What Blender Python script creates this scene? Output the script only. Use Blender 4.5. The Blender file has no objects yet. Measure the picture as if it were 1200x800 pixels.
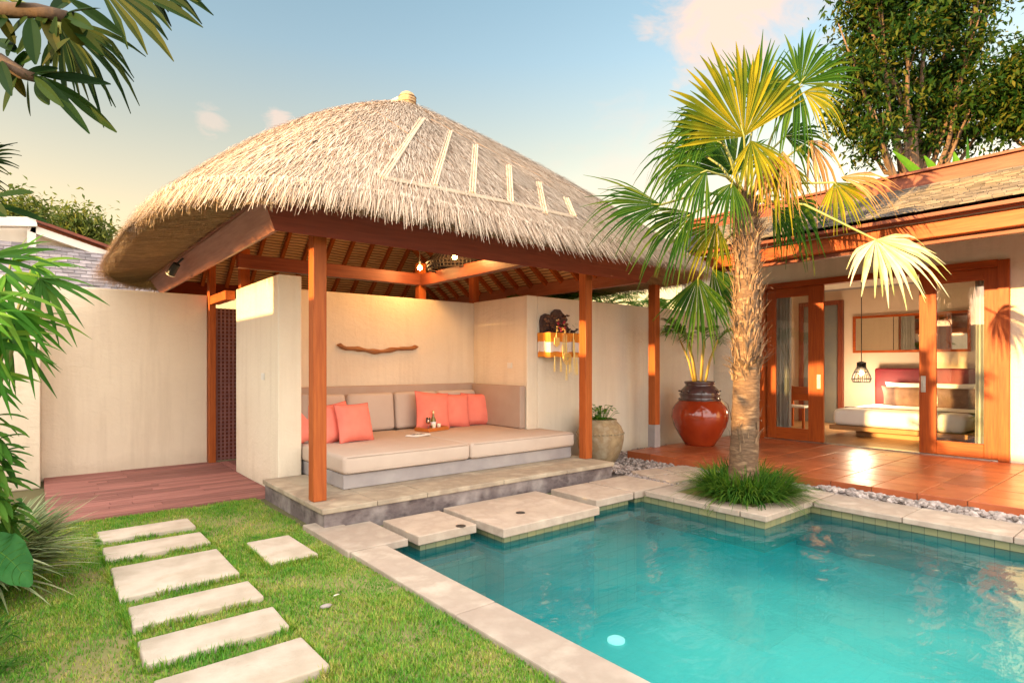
import bpy, math, random
import numpy as np
from mathutils import Vector, Matrix, Quaternion, noise as mnoise

random.seed(7)
rng = np.random.default_rng(7)
scene = bpy.context.scene
col = scene.collection
PI = math.pi

# ------------------------------------------------------------------ camera model (eye at x=0,y=0)
FPX, CX, HY, EYE = 680.4, 600.0, 426.07, 1.45
YAW = math.radians(50.6)
FW = Vector((math.cos(YAW), math.sin(YAW), 0))
RT = Vector((math.sin(YAW), -math.cos(YAW), 0))
UP = Vector((0, 0, 1))
EYEP = Vector((0, 0, EYE))


def ray(px, py):
    return FW + RT * ((px - CX) / FPX) + UP * ((HY - py) / FPX)


def at_z(px, py, z=0.0):
    r = ray(px, py)
    return EYEP + r * ((z - EYE) / r.z)


def at_x(px, py, x):
    r = ray(px, py)
    return EYEP + r * (x / r.x)


def at_y(px, py, y):
    r = ray(px, py)
    return EYEP + r * (y / r.y)


def at_d(px, py, d):
    return EYEP + ray(px, py) * d


def V(*a):
    return Vector(a)


# ------------------------------------------------------------------ mesh builder
class MB:
    def __init__(s):
        s.v = []
        s.f = []
        s.m = []

    def add(s, verts, faces, mi=0):
        b = len(s.v)
        s.v.extend([tuple(p) for p in verts])
        s.f.extend([tuple(i + b for i in fc) for fc in faces])
        s.m.extend([mi] * len(faces))

    def box(s, p0, p1, mi=0):
        x0, y0, z0 = p0
        x1, y1, z1 = p1
        if x0 > x1: x0, x1 = x1, x0
        if y0 > y1: y0, y1 = y1, y0
        if z0 > z1: z0, z1 = z1, z0
        s.add([(x0, y0, z0), (x1, y0, z0), (x1, y1, z0), (x0, y1, z0), (x0, y0, z1), (x1, y0, z1), (x1, y1, z1), (x0, y1, z1)],
              [(0, 3, 2, 1), (4, 5, 6, 7), (0, 1, 5, 4), (1, 2, 6, 5), (2, 3, 7, 6), (3, 0, 4, 7)], mi)

    def obox(s, c, ax, ay, az, mi=0):
        c, ax, ay, az = Vector(c), Vector(ax), Vector(ay), Vector(az)
        p = [c - ax - ay - az, c + ax - ay - az, c + ax + ay - az, c - ax + ay - az,
             c - ax - ay + az, c + ax - ay + az, c + ax + ay + az, c - ax + ay + az]
        fl = [(0, 3, 2, 1), (4, 5, 6, 7), (0, 1, 5, 4), (1, 2, 6, 5), (2, 3, 7, 6), (3, 0, 4, 7)]
        if ax.cross(ay).dot(az) < 0:
            fl = [tuple(reversed(q)) for q in fl]
        s.add(p, fl, mi)

    def beam(s, a, b, w, h, up=(0, 0, 1), mi=0):
        a, b = Vector(a), Vector(b)
        d = (b - a)
        L = d.length
        d = d / L
        side = d.cross(Vector(up)).normalized()
        u = side.cross(d).normalized()
        s.obox((a + b) / 2, d * L / 2, side * w / 2, u * h / 2, mi)

    def tube(s, pts, radii, n=8, caps=True, mi=0):
        pts = [Vector(p) for p in pts]
        if not isinstance(radii, (list, tuple)):
            radii = [radii] * len(pts)
        rings = []
        prev = None
        for i, p in enumerate(pts):
            d = (pts[min(i + 1, len(pts) - 1)] - pts[max(i - 1, 0)])
            if d.length < 1e-9: d = Vector((0, 0, 1))
            d.normalize()
            if prev is None:
                ref = Vector((1, 0, 0)) if abs(d.x) < .8 else Vector((0, 1, 0))
                u = d.cross(ref).normalized()
            else:
                u = (prev - d * prev.dot(d))
                u = u.normalized() if u.length > 1e-6 else d.cross(Vector((1, 0, 0))).normalized()
            prev = u
            w = d.cross(u)
            rings.append([p + (u * math.cos(2 * PI * k / n) + w * math.sin(2 * PI * k / n)) * radii[i] for k in range(n)])
        vs = [q for r in rings for q in r]
        fs = []
        for i in range(len(pts) - 1):
            for k in range(n):
                a, b2 = i * n + k, i * n + (k + 1) % n
                fs.append((a, b2, b2 + n, a + n))
        if caps:
            fs.append(tuple(reversed(range(n))))
            fs.append(tuple(range((len(pts) - 1) * n, len(pts) * n)))
        s.add(vs, fs, mi)

    def lathe(s, c, prof, n=32, mi=0, wob=0, sx=1, sy=1):
        c = Vector(c)
        vs, fs = [], []
        for j, (r, z) in enumerate(prof):
            for k in range(n):
                a = 2 * PI * k / n
                rr = r * (1 + wob * mnoise.noise(Vector((math.cos(a) * 1.7, math.sin(a) * 1.7, z * 4))))
                vs.append(c + Vector((rr * math.cos(a) * sx, rr * math.sin(a) * sy, z)))
        for j in range(len(prof) - 1):
            for k in range(n):
                a, b = j * n + k, j * n + (k + 1) % n
                fs.append((a, b, b + n, a + n))
        s.add(vs, fs, mi)

    def poly(s, pts2, z0, z1, mi=0):
        n = len(pts2)
        vs = [(x, y, z0) for x, y in pts2] + [(x, y, z1) for x, y in pts2]
        fs = [tuple(reversed(range(n))), tuple(range(n, 2 * n))]
        for i in range(n):
            j = (i + 1) % n
            fs.append((i, j, j + n, i + n))
        s.add(vs, fs, mi)

    def blade(s, base, d, L, w, droop=.3, side=None, segs=5, fold=.25, prof=None, mi=0, twist=0):
        base, d = Vector(base), Vector(d).normalized()
        if side is None:
            side = d.cross(UP)
            if side.length < .05: side = Vector((1, 0, 0))
        side = Vector(side).normalized()
        vs, fs = [], []
        for i in range(segs + 1):
            t = i / segs
            p = base + d * (L * t) - UP * (droop * L * t * t)
            tan = (d - UP * (2 * droop * t)).normalized()
            nr = side.cross(tan).normalized()
            sd = side
            if twist:
                q = Quaternion(tan, twist * t)
                sd = q @ side
                nr = q @ nr
            ww = w * (prof(t) if prof else max(0.03, min(1, .35 + 3 * t) * (1 - t ** 2.2)))
            vs += [p - sd * ww / 2 + nr * fold * ww / 2, p, p + sd * ww / 2 + nr * fold * ww / 2]
        for i in range(segs):
            a = i * 3
            fs += [(a, a + 1, a + 4, a + 3), (a + 1, a + 2, a + 5, a + 4)]
        s.add(vs, fs, mi)

    def fan(s, hub, cdir, nrm, R, spread, n=26, droop=.25, join=.5, mi=0, jit=.08, tipdrop=.35, skip=0.0, rnd=random):
        """fan palm leaf: n folded segments joined near the hub, free tips that hang"""
        hub, cdir, nrm = Vector(hub), Vector(cdir).normalized(), Vector(nrm)
        nrm = (nrm - cdir * nrm.dot(cdir)).normalized()
        da = math.radians(spread) / n
        for i in range(n):
            if rnd.random() < skip: continue
            a = (i + .5) * da - math.radians(spread) / 2
            d = Quaternion(nrm, a + rnd.uniform(-jit, jit) * da * 4) @ cdir
            L = R * (1 - .22 * abs(a / (math.radians(spread) / 2)) ** 2) * rnd.uniform(.78, 1.08)
            side = d.cross(nrm).normalized() * -1
            wj = 2 * L * join * math.tan(da / 2) * 1.06
            td = tipdrop * rnd.uniform(.3, 2.2)
            tw = rnd.uniform(-.5, .5)
            segs = 7
            vs, fs = [], []
            for k in range(segs + 1):
                t = k / segs
                fall = droop * t * t + (td * max(0, t - join) ** 1.6)
                p = hub + d * (L * t * (1 - .25 * max(0, t - join) * td)) - UP * (fall * L)
                ww = wj * (t / join) if t <= join else wj * max(.04, 1 - ((t - join) / (1 - join)) ** 1.3)
                ww = max(ww, .004)
                sd = side
                if t > join: sd = Quaternion(d, tw * (t - join)) @ side
                up_ = nrm * (ww * .28)
                vs += [p - sd * ww / 2 + up_, p, p + sd * ww / 2 + up_]
            for k in range(segs):
                q = k * 3
                fs += [(q, q + 1, q + 4, q + 3), (q + 1, q + 2, q + 5, q + 4)]
            s.add(vs, fs, mi)

    def rock(s, c, r, seed=0, mi=0, flat=1.0):
        c = Vector(c)
        t = (1 + 5 ** .5) / 2
        b = [(-1, t, 0), (1, t, 0), (-1, -t, 0), (1, -t, 0), (0, -1, t), (0, 1, t), (0, -1, -t), (0, 1, -t), (t, 0, -1), (t, 0, 1), (-t, 0, -1), (-t, 0, 1)]
        fcs = [(0, 11, 5), (0, 5, 1), (0, 1, 7), (0, 7, 10), (0, 10, 11), (1, 5, 9), (5, 11, 4), (11, 10, 2), (10, 7, 6), (7, 1, 8), (3, 9, 4), (3, 4, 2), (3, 2, 6), (3, 6, 8), (3, 8, 9), (4, 9, 5), (2, 4, 11), (6, 2, 10), (8, 6, 7), (9, 8, 1)]
        rr = random.Random(seed)
        q = Quaternion(Vector((rr.uniform(-1, 1), rr.uniform(-1, 1), rr.uniform(-1, 1))).normalized(), rr.uniform(0, 6))
        sx, sy, sz = rr.uniform(.8, 1.3), rr.uniform(.7, 1.1), flat * rr.uniform(.5, .8)
        e = q.to_euler().z
        rz = Quaternion(UP, e)
        vs = []
        for p in b:
            p = (q @ Vector(p).normalized()) * rr.uniform(.88, 1.1)
            vs.append(c + rz @ Vector((p.x * sx, p.y * sy, p.z * sz)) * r)
        s.add(vs, fcs, mi)

    def build(s, name, mats, parent=None, origin=None, smooth=False, bevel=0, bseg=2, subsurf=0):
        me = bpy.data.meshes.new(name)
        arr = np.array(s.v, dtype=float)
        if origin is None:
            mn, mx = arr.min(0), arr.max(0)
            origin = Vector(((mn[0] + mx[0]) / 2, (mn[1] + mx[1]) / 2, mn[2]))
        origin = Vector(origin)
        arr = arr - np.array(origin)
        me.from_pydata(arr.tolist(), [], s.f)
        if not isinstance(mats, (list, tuple)): mats = [mats]
        for m_ in mats: me.materials.append(m_)
        if len(mats) > 1:
            me.polygons.foreach_set('material_index', s.m)
        if smooth:
            me.polygons.foreach_set('use_smooth', [True] * len(me.polygons))
        me.update()
        o = bpy.data.objects.new(name, me)
        col.objects.link(o)
        if parent is not None:
            o.parent = parent
            o.location = origin - parent_world(parent)
        else:
            o.location = origin
        if bevel:
            b = o.modifiers.new('bevel', 'BEVEL')
            b.width = bevel
            b.segments = bseg
            b.limit_method = 'ANGLE'
            b.angle_limit = math.radians(35)
            if smooth is False and bseg > 2:
                me.polygons.foreach_set('use_smooth', [True] * len(me.polygons))
        if subsurf:
            m2 = o.modifiers.new('sub', 'SUBSURF')
            m2.levels = subsurf
            m2.render_levels = subsurf
        return o


def parent_world(p):
    w = Vector(p.location)
    while p.parent is not None:
        p = p.parent
        w = w + Vector(p.location)
    return w


def tag(o, label=None, cat=None, group=None, kind=None):
    if label: o['label'] = label
    if cat: o['category'] = cat
    if group: o['group'] = group
    if kind: o['kind'] = kind
    return o


def thing(name, label, cat, loc, group=None):
    o = bpy.data.objects.new(name, None)
    o.empty_display_size = .1
    col.objects.link(o)
    o.location = loc
    return tag(o, label, cat, group)


def struct(o, label=None):
    o['kind'] = 'structure'
    if label: o['label'] = label
    return o


def copy_tree(o, parent=None):
    c = o.copy()
    col.objects.link(c)
    if parent is not None: c.parent = parent
    for ch in [k for k in bpy.data.objects if k.parent == o]:
        copy_tree(ch, c)
    return c


def mesh_np(name, verts, faces4, mat, parent=None, origin=(0, 0, 0), smooth=False):
    """fast mesh from numpy arrays: verts (N,3), faces (M,k)"""
    me = bpy.data.meshes.new(name)
    origin = np.array(origin, float)
    verts = np.asarray(verts, float) - origin
    k = faces4.shape[1]
    me.vertices.add(len(verts))
    me.vertices.foreach_set('co', verts.ravel())
    me.loops.add(faces4.size)
    me.loops.foreach_set('vertex_index', faces4.ravel().astype(np.int32))
    me.polygons.add(len(faces4))
    me.polygons.foreach_set('loop_start', np.arange(0, faces4.size, k, dtype=np.int32))
    me.polygons.foreach_set('loop_total', np.full(len(faces4), k, dtype=np.int32))
    if smooth: me.polygons.foreach_set('use_smooth', np.ones(len(faces4), dtype=bool))
    me.update(calc_edges=True)
    me.validate()
    me.materials.append(mat)
    o = bpy.data.objects.new(name, me)
    col.objects.link(o)
    if parent is not None:
        o.parent = parent
        o.location = Vector(origin) - parent_world(parent)
    else:
        o.location = Vector(origin)
    return o


# ------------------------------------------------------------------ materials
def nodes(name):
    m = bpy.data.materials.new(name)
    m.use_nodes = True
    nt = m.node_tree
    bs = nt.nodes['Principled BSDF']
    return m, nt, bs


def N(nt, typ, **kw):
    n = nt.nodes.new(typ)
    for k, v in kw.items():
        setattr(n, k, v)
    return n


def coords(nt, stretch=(1, 1, 1), kind='Object'):
    tc = N(nt, 'ShaderNodeTexCoord')
    mp = N(nt, 'ShaderNodeMapping')
    mp.inputs['Scale'].default_value = stretch
    nt.links.new(tc.outputs[kind], mp.inputs['Vector'])
    return mp.outputs['Vector']


def noise(nt, vec, scale, detail=5, rough=.55, dist=0):
    n = N(nt, 'ShaderNodeTexNoise')
    n.inputs['Scale'].default_value = scale
    n.inputs['Detail'].default_value = detail
    n.inputs['Roughness'].default_value = rough
    n.inputs['Distortion'].default_value = dist
    nt.links.new(vec, n.inputs['Vector'])
    return n.outputs['Fac']


def ramp(nt, fac, stops):
    r = N(nt, 'ShaderNodeValToRGB')
    el = r.color_ramp.elements
    while len(el) < len(stops): el.new(.5)
    for e, (p, c) in zip(el, stops):
        e.position = p
        e.color = (c[0], c[1], c[2], 1)
    nt.links.new(fac, r.inputs['Fac'])
    return r.outputs['Color']


def mixc(nt, a, b, fac, mode='MIX'):
    m = N(nt, 'ShaderNodeMix', data_type='RGBA', blend_type=mode)
    for sock, val in ((m.inputs[0], fac), (m.inputs[6], a), (m.inputs[7], b)):
        if hasattr(val, 'links') or isinstance(val, bpy.types.NodeSocket):
            nt.links.new(val, sock)
        elif isinstance(val, (int, float)):
            sock.default_value = val
        else:
            sock.default_value = (val[0], val[1], val[2], 1)
    return m.outputs[2]


def mathn(nt, op, a, b=0.0, c=None):
    m = N(nt, 'ShaderNodeMath', operation=op)
    for i, val in enumerate([a, b] + ([c] if c is not None else [])):
        if isinstance(val, bpy.types.NodeSocket): nt.links.new(val, m.inputs[i])
        else: m.inputs[i].default_value = val
    return m.outputs[0]


def add_bump(nt, bs, h, strength=.3, dist=.01, prev=None):
    b = N(nt, 'ShaderNodeBump')
    b.inputs['Strength'].default_value = strength
    b.inputs['Distance'].default_value = dist
    nt.links.new(h, b.inputs['Height'])
    if prev is not None: nt.links.new(prev, b.inputs['Normal'])
    nt.links.new(b.outputs['Normal'], bs.inputs['Normal'])
    return b.outputs['Normal']


def pm(name, c1, c2=None, scale=6, rough=.6, bump=.15, bdist=.01, bscale=None, stretch=(1, 1, 1), island=0, c3=None,
       metallic=0, spec=.5, big=None, bigc=None, coat=0, rvar=0, detail=6):
    """noise-mottled surface; island = per-piece brightness spread; big/bigc = broad stains"""
    m, nt, bs = nodes(name)
    vec = coords(nt, stretch)
    f = noise(nt, vec, scale, detail)
    c2 = c2 or tuple(x * .75 for x in c1)
    stops = [(.3, c1), (.7, c2)] if c3 is None else [(.28, c1), (.5, c2), (.72, c3)]
    c = ramp(nt, f, stops)
    if big:
        fb = noise(nt, coords(nt), big, 3)
        fb = ramp(nt, fb, [(.45, (0, 0, 0)), (.7, (1, 1, 1))])
        c = mixc(nt, c, bigc, mathn(nt, 'MULTIPLY', fb, .6))
    if island:
        g = N(nt, 'ShaderNodeNewGeometry')
        k = mathn(nt, 'MULTIPLY_ADD', g.outputs['Random Per Island'], 2 * island, 1 - island)
        comb = N(nt, 'ShaderNodeCombineColor')
        for i in range(3): nt.links.new(k, comb.inputs[i])
        c = mixc(nt, c, comb.outputs[0], 1.0, 'MULTIPLY')
    nt.links.new(c, bs.inputs['Base Color'])
    bs.inputs['Roughness'].default_value = rough
    bs.inputs['Metallic'].default_value = metallic
    bs.inputs['Specular IOR Level'].default_value = spec
    if coat:
        bs.inputs['Coat Weight'].default_value = coat
        bs.inputs['Coat Roughness'].default_value = .08
    if rvar:
        rr = mathn(nt, 'MULTIPLY_ADD', f, rvar, rough - rvar / 2)
        nt.links.new(rr, bs.inputs['Roughness'])
    if bump:
        fb = noise(nt, vec, bscale or scale * 3, 6)
        add_bump(nt, bs, fb, bump, bdist)
    return m


def leafmat(name, cols, trans=.35, rough=.45, island=.65, scale=9, tint=(1.1, 1.15, .5)):
    """thin leaf: reflects and lets light through"""
    m, nt, bs = nodes(name)
    g = N(nt, 'ShaderNodeNewGeometry')
    f = noise(nt, coords(nt), scale, 3)
    mixf = mathn(nt, 'ADD', mathn(nt, 'MULTIPLY', g.outputs['Random Per Island'], island), mathn(nt, 'MULTIPLY', f, 1 - island))
    st = [(i / max(1, len(cols) - 1) * .7 + .15, c) for i, c in enumerate(cols)]
    c = ramp(nt, mixf, st)
    nt.links.new(c, bs.inputs['Base Color'])
    bs.inputs['Roughness'].default_value = rough
    bs.inputs['Specular IOR Level'].default_value = .06
    t = N(nt, 'ShaderNodeBsdfTranslucent')
    nt.links.new(mixc(nt, c, tint, 1.0, 'MULTIPLY'), t.inputs['Color'])
    mx = N(nt, 'ShaderNodeMixShader')
    mx.inputs[0].default_value = trans
    nt.links.new(bs.outputs[0], mx.inputs[1])
    nt.links.new(t.outputs[0], mx.inputs[2])
    nt.links.new(mx.outputs[0], nt.nodes['Material Output'].inputs['Surface'])
    return m


def wood(name, axis, c1, c2, rough=.5, scale=3.0, spec=.22, island=.1):
    st = [14, 14, 14]
    st['xyz'.index(axis)] = .9
    return pm(name, c1, c2, scale=scale, rough=rough, bump=.12, bdist=.004, bscale=scale * 2.2, stretch=tuple(st), island=island, spec=spec, rvar=.15)


def plaster(name, c, c2, stain, spots=True):
    m, nt, bs = nodes(name)
    vec = coords(nt)
    f1 = noise(nt, vec, 1.1, 5)
    f2 = noise(nt, vec, 26, 6, .65)
    cc = ramp(nt, f1, [(.3, c), (.72, c2)])
    cc = mixc(nt, cc, stain, mathn(nt, 'MULTIPLY', ramp(nt, noise(nt, coords(nt, (5, 5, .4)), 1.4, 7, .62), [(.48, (0, 0, 0)), (.74, (1, 1, 1))]), .42))
    cc = mixc(nt, cc, tuple(x * .86 for x in c2), mathn(nt, 'MULTIPLY', f2, .3))
    # rain-splash soiling along the foot of the wall
    sep = N(nt, 'ShaderNodeSeparateXYZ')
    tc = N(nt, 'ShaderNodeTexCoord')
    nt.links.new(tc.outputs['Object'], sep.inputs[0])
    hgt = mathn(nt, 'ADD', sep.outputs['Z'], mathn(nt, 'MULTIPLY', noise(nt, vec, 5, 5), .35))
    foot = ramp(nt, hgt, [(.12, (1, 1, 1)), (.42, (0, 0, 0))])
    cc = mixc(nt, cc, tuple(x * .8 for x in stain), mathn(nt, 'MULTIPLY', foot, .45))
    nt.links.new(cc, bs.inputs['Base Color'])
    bs.inputs['Roughness'].default_value = .88
    bs.inputs['Specular IOR Level'].default_value = .2
    h = mathn(nt, 'ADD', mathn(nt, 'MULTIPLY', f2, .5), mathn(nt, 'MULTIPLY', noise(nt, coords(nt, (1, 1, 1.6)), 7, 6, .65, .8), 1.3))
    add_bump(nt, bs, h, .45, .018)
    return m


M = {}
M['plaster'] = plaster('cream_plaster', (.78, .67, .52), (.71, .59, .45), (.52, .41, .30))
M['plaster_light'] = plaster('pale_plaster', (.82, .72, .57), (.76, .65, .51), (.6, .49, .36))
M['wall_cap'] = pm('wall_cap', (.5, .42, .32), (.36, .29, .22), scale=9, rough=.9)
RW1, RW2 = (.46, .115, .024), (.31, .068, .015)
for ax in 'xyz':
    M['wood_' + ax] = wood('red_hardwood_' + ax, ax, RW1, RW2)
    M['dwood_' + ax] = wood('dark_hardwood_' + ax, ax, (.22, .06, .032), (.13, .032, .018), rough=.45)
M['door_y'] = wood('door_wood_rail', 'y', (.42, .085, .012), (.26, .045, .007), rough=.45)
M['door_z'] = wood('door_wood_stile', 'z', (.42, .085, .012), (.26, .045, .007), rough=.45)
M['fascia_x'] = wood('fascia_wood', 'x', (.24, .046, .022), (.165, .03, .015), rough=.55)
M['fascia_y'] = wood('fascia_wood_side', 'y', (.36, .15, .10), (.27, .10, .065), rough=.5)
M['stone'] = pm('path_stone', (.57, .48, .39), (.46, .375, .295), scale=7, rough=.9, bump=.5, bdist=.008, bscale=60, big=3.2, bigc=(.36, .29, .21), island=.08)
M['coping'] = pm('coping_stone', (.47, .385, .31), (.36, .285, .225), scale=4, rough=.75, bump=.3, bdist=.006, bscale=45, big=1.7, bigc=(.33, .25, .20), c3=(.54, .45, .365), island=.1)
M['pad'] = pm('pad_stone', (.50, .40, .315), (.39, .30, .235), scale=4, rough=.7, bump=.25, bdist=.006, bscale=45, big=2.2, bigc=(.36, .27, .20), c3=(.56, .46, .37))
M['plat_top'] = pm('platform_top', (.40, .32, .23), (.28, .22, .16), scale=5, rough=.8, bump=.3, bdist=.006, bscale=40, big=1.5, bigc=(.5, .42, .30), c3=(.46, .38, .28))
M['plinth'] = pm('grey_cement', (.34, .30, .29), (.26, .23, .23), scale=4, rough=.8, bump=.2, bdist=.005, bscale=30, big=2.4, bigc=(.42, .38, .36))
M['pebble'] = pm('pebble_grey', (.36, .30, .27), (.24, .20, .19), scale=12, rough=.7, bump=.1, island=.55)
M['terracotta'] = pm('terracotta_tile', (.40, .105, .035), (.28, .065, .022), scale=5, rough=.33, bump=.12, bdist=.003, bscale=20, island=.26, rvar=.25, spec=.5)
M['grout'] = pm('tile_bed', (.24, .13, .08), (.18, .1, .06), scale=8, rough=.9)
M['deck'] = wood('deck_boards', 'x', (.35, .15, .125), (.21, .08, .068), rough=.65, island=.25)
M['shingle'] = pm('weathered_shingle', (.15, .13, .125), (.085, .075, .072), scale=8, rough=.85, bump=.3, island=.45, big=.8, bigc=(.20, .15, .09))
M['shingle_grey'] = pm('grey_shingle', (.27, .23, .24), (.19, .165, .17), scale=8, rough=.85, bump=.3, island=.35)
M['white_paint'] = pm('white_paint', (.72, .66, .58), (.64, .58, .5), scale=3, rough=.7, bump=.05)
M['cushion'] = pm('stone_canvas', (.56, .45, .37), (.51, .40, .325), scale=3, rough=.95, bump=.5, bdist=.012, bscale=7, spec=.15)
M['panel'] = pm('taupe_canvas', (.44, .33, .26), (.39, .28, .22), scale=3, rough=.95, bump=.2, bdist=.002, bscale=240, spec=.15)
M['coral'] = pm('coral_fabric', (.84, .25, .18), (.78, .20, .145), scale=4, rough=.9, bump=.7, bdist=.014, bscale=11, spec=.15)
M['coral_dark'] = pm('coral_piping', (.62, .15, .11), (.52, .12, .09), scale=9, rough=.9, bump=.2, spec=.15)
M['black'] = pm('black_metal', (.02, .02, .022), (.03, .03, .03), scale=20, rough=.45, bump=.05, metallic=.3)
M['steel'] = pm('brushed_steel', (.6, .58, .55), (.5, .48, .45), scale=30, rough=.3, bump=.02, metallic=1)
M['switch'] = pm('switch_white', (.75, .72, .66), (.7, .67, .6), scale=3, rough=.35, bump=0)
M['bow'] = wood('carved_wood', 'x', (.36, .15, .05), (.20, .075, .03), rough=.4)
M['white_fab'] = pm('white_linen', (.88, .86, .82), (.84, .81, .76), scale=3, rough=.9, bump=.2, bdist=.004, bscale=30)
M['curtain'] = pm('curtain_sheer', (.62, .62, .58), (.5, .5, .48), scale=4, rough=.9, bump=.1)
M['crimson'] = pm('crimson_velvet', (.18, .003, .012), (.12, .002, .008), scale=5, rough=.6, bump=.1)
M['brown_fab'] = pm('brown_fabric', (.16, .09, .06), (.11, .06, .045), scale=7, rough=.8, bump=.1)
M['room_wall'] = pm('room_wall', (.66, .52, .40), (.62, .48, .36), scale=2, rough=.85, bump=.05)
M['bed_oak'] = wood('bed_oak', 'y', (.45, .24, .10), (.33, .17, .07), rough=.4)
M['floor_oak'] = wood('room_floor_oak', 'y', (.42, .25, .12), (.33, .19, .09), rough=.3)
M['trunk_bark'] = pm('tree_bark', (.20, .12, .07), (.11, .065, .04), scale=7, rough=.9, bump=.6, bdist=.02, stretch=(3, 3, .7))


def glassmat(name, col_=(1, 1, 1), rough=0.0, ior=1.45, frac=.0):
    """thin window pane: mostly clear with a mirror-like sheen at its real Fresnel strength"""
    m, nt, bs = nodes(name)
    fr = N(nt, 'ShaderNodeFresnel')
    fr.inputs['IOR'].default_value = ior
    gl = N(nt, 'ShaderNodeBsdfGlossy')
    gl.inputs['Roughness'].default_value = rough
    tr = N(nt, 'ShaderNodeBsdfTransparent')
    tr.inputs['Color'].default_value = (*col_, 1)
    mx = N(nt, 'ShaderNodeMixShader')
    nt.links.new(mathn(nt, 'ADD', mathn(nt, 'MULTIPLY', fr.outputs[0], 1.8), frac), mx.inputs[0])
    nt.links.new(tr.outputs[0], mx.inputs[1])
    nt.links.new(gl.outputs[0], mx.inputs[2])
    nt.links.new(mx.outputs[0], nt.nodes['Material Output'].inputs['Surface'])
    return m


M['glass'] = glassmat('window_glass', (.95, .96, .94), .008, 1.5, .025)
M['mirror'] = pm('mirror', (.8, .76, .7), (.78, .74, .68), rough=.03, bump=0, metallic=1)


def emis(name, c, s):
    m, nt, bs = nodes(name)
    bs.inputs['Base Color'].default_value = (*c, 1)
    bs.inputs['Emission Color'].default_value = (*c, 1)
    bs.inputs['Emission Strength'].default_value = s
    return m


M['bulb'] = emis('lit_bulb', (1, .55, .16), 60)
M['bulb_room'] = emis('lit_room_bulb', (1, .62, .25), 12)

# ---- pool water and tiles


def water():
    m, nt, bs = nodes('pool_water')
    vec = coords(nt, (1, 1, 1))
    w1 = noise(nt, coords(nt, (1.0, 1.0, 1)), 2.2, 3, .5, .6)
    w2 = noise(nt, coords(nt, (.7, 1.5, 1)), 7, 3, .5, .4)
    h = mathn(nt, 'ADD', mathn(nt, 'MULTIPLY', w1, 1.0), mathn(nt, 'MULTIPLY', w2, .35))
    b = N(nt, 'ShaderNodeBump')
    b.inputs['Strength'].default_value = .3
    b.inputs['Distance'].default_value = .05
    nt.links.new(h, b.inputs['Height'])
    fr = N(nt, 'ShaderNodeFresnel')
    fr.inputs['IOR'].default_value = 1.33
    nt.links.new(b.outputs[0], fr.inputs['Normal'])
    gl = N(nt, 'ShaderNodeBsdfGlossy')
    gl.inputs['Roughness'].default_value = .08
    nt.links.new(b.outputs[0], gl.inputs['Normal'])
    tr = N(nt, 'ShaderNodeBsdfTransparent')
    tr.inputs['Color'].default_value = (.70, .95, .95, 1)
    # fine suspended matter makes the water slightly milky
    df = N(nt, 'ShaderNodeBsdfDiffuse')
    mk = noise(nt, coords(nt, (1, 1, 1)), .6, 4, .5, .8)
    # dark-to-bright gradient of the pool painted into the water colour around one point
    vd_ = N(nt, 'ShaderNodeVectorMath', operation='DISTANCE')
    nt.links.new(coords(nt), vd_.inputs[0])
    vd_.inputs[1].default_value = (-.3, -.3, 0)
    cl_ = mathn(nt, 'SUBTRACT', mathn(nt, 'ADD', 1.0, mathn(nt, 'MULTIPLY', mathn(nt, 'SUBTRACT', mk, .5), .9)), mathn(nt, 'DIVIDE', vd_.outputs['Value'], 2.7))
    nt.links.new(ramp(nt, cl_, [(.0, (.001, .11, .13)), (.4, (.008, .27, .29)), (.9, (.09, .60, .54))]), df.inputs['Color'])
    body = N(nt, 'ShaderNodeMixShader')
    body.inputs[0].default_value = .44
    nt.links.new(tr.outputs[0], body.inputs[1])
    nt.links.new(df.outputs[0], body.inputs[2])
    mx = N(nt, 'ShaderNodeMixShader')
    nt.links.new(fr.outputs[0], mx.inputs[0])
    nt.links.new(body.outputs[0], mx.inputs[1])
    nt.links.new(gl.outputs[0], mx.inputs[2])
    nt.links.new(mx.outputs[0], nt.nodes['Material Output'].inputs['Surface'])
    return m


M['water'] = water()


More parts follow.
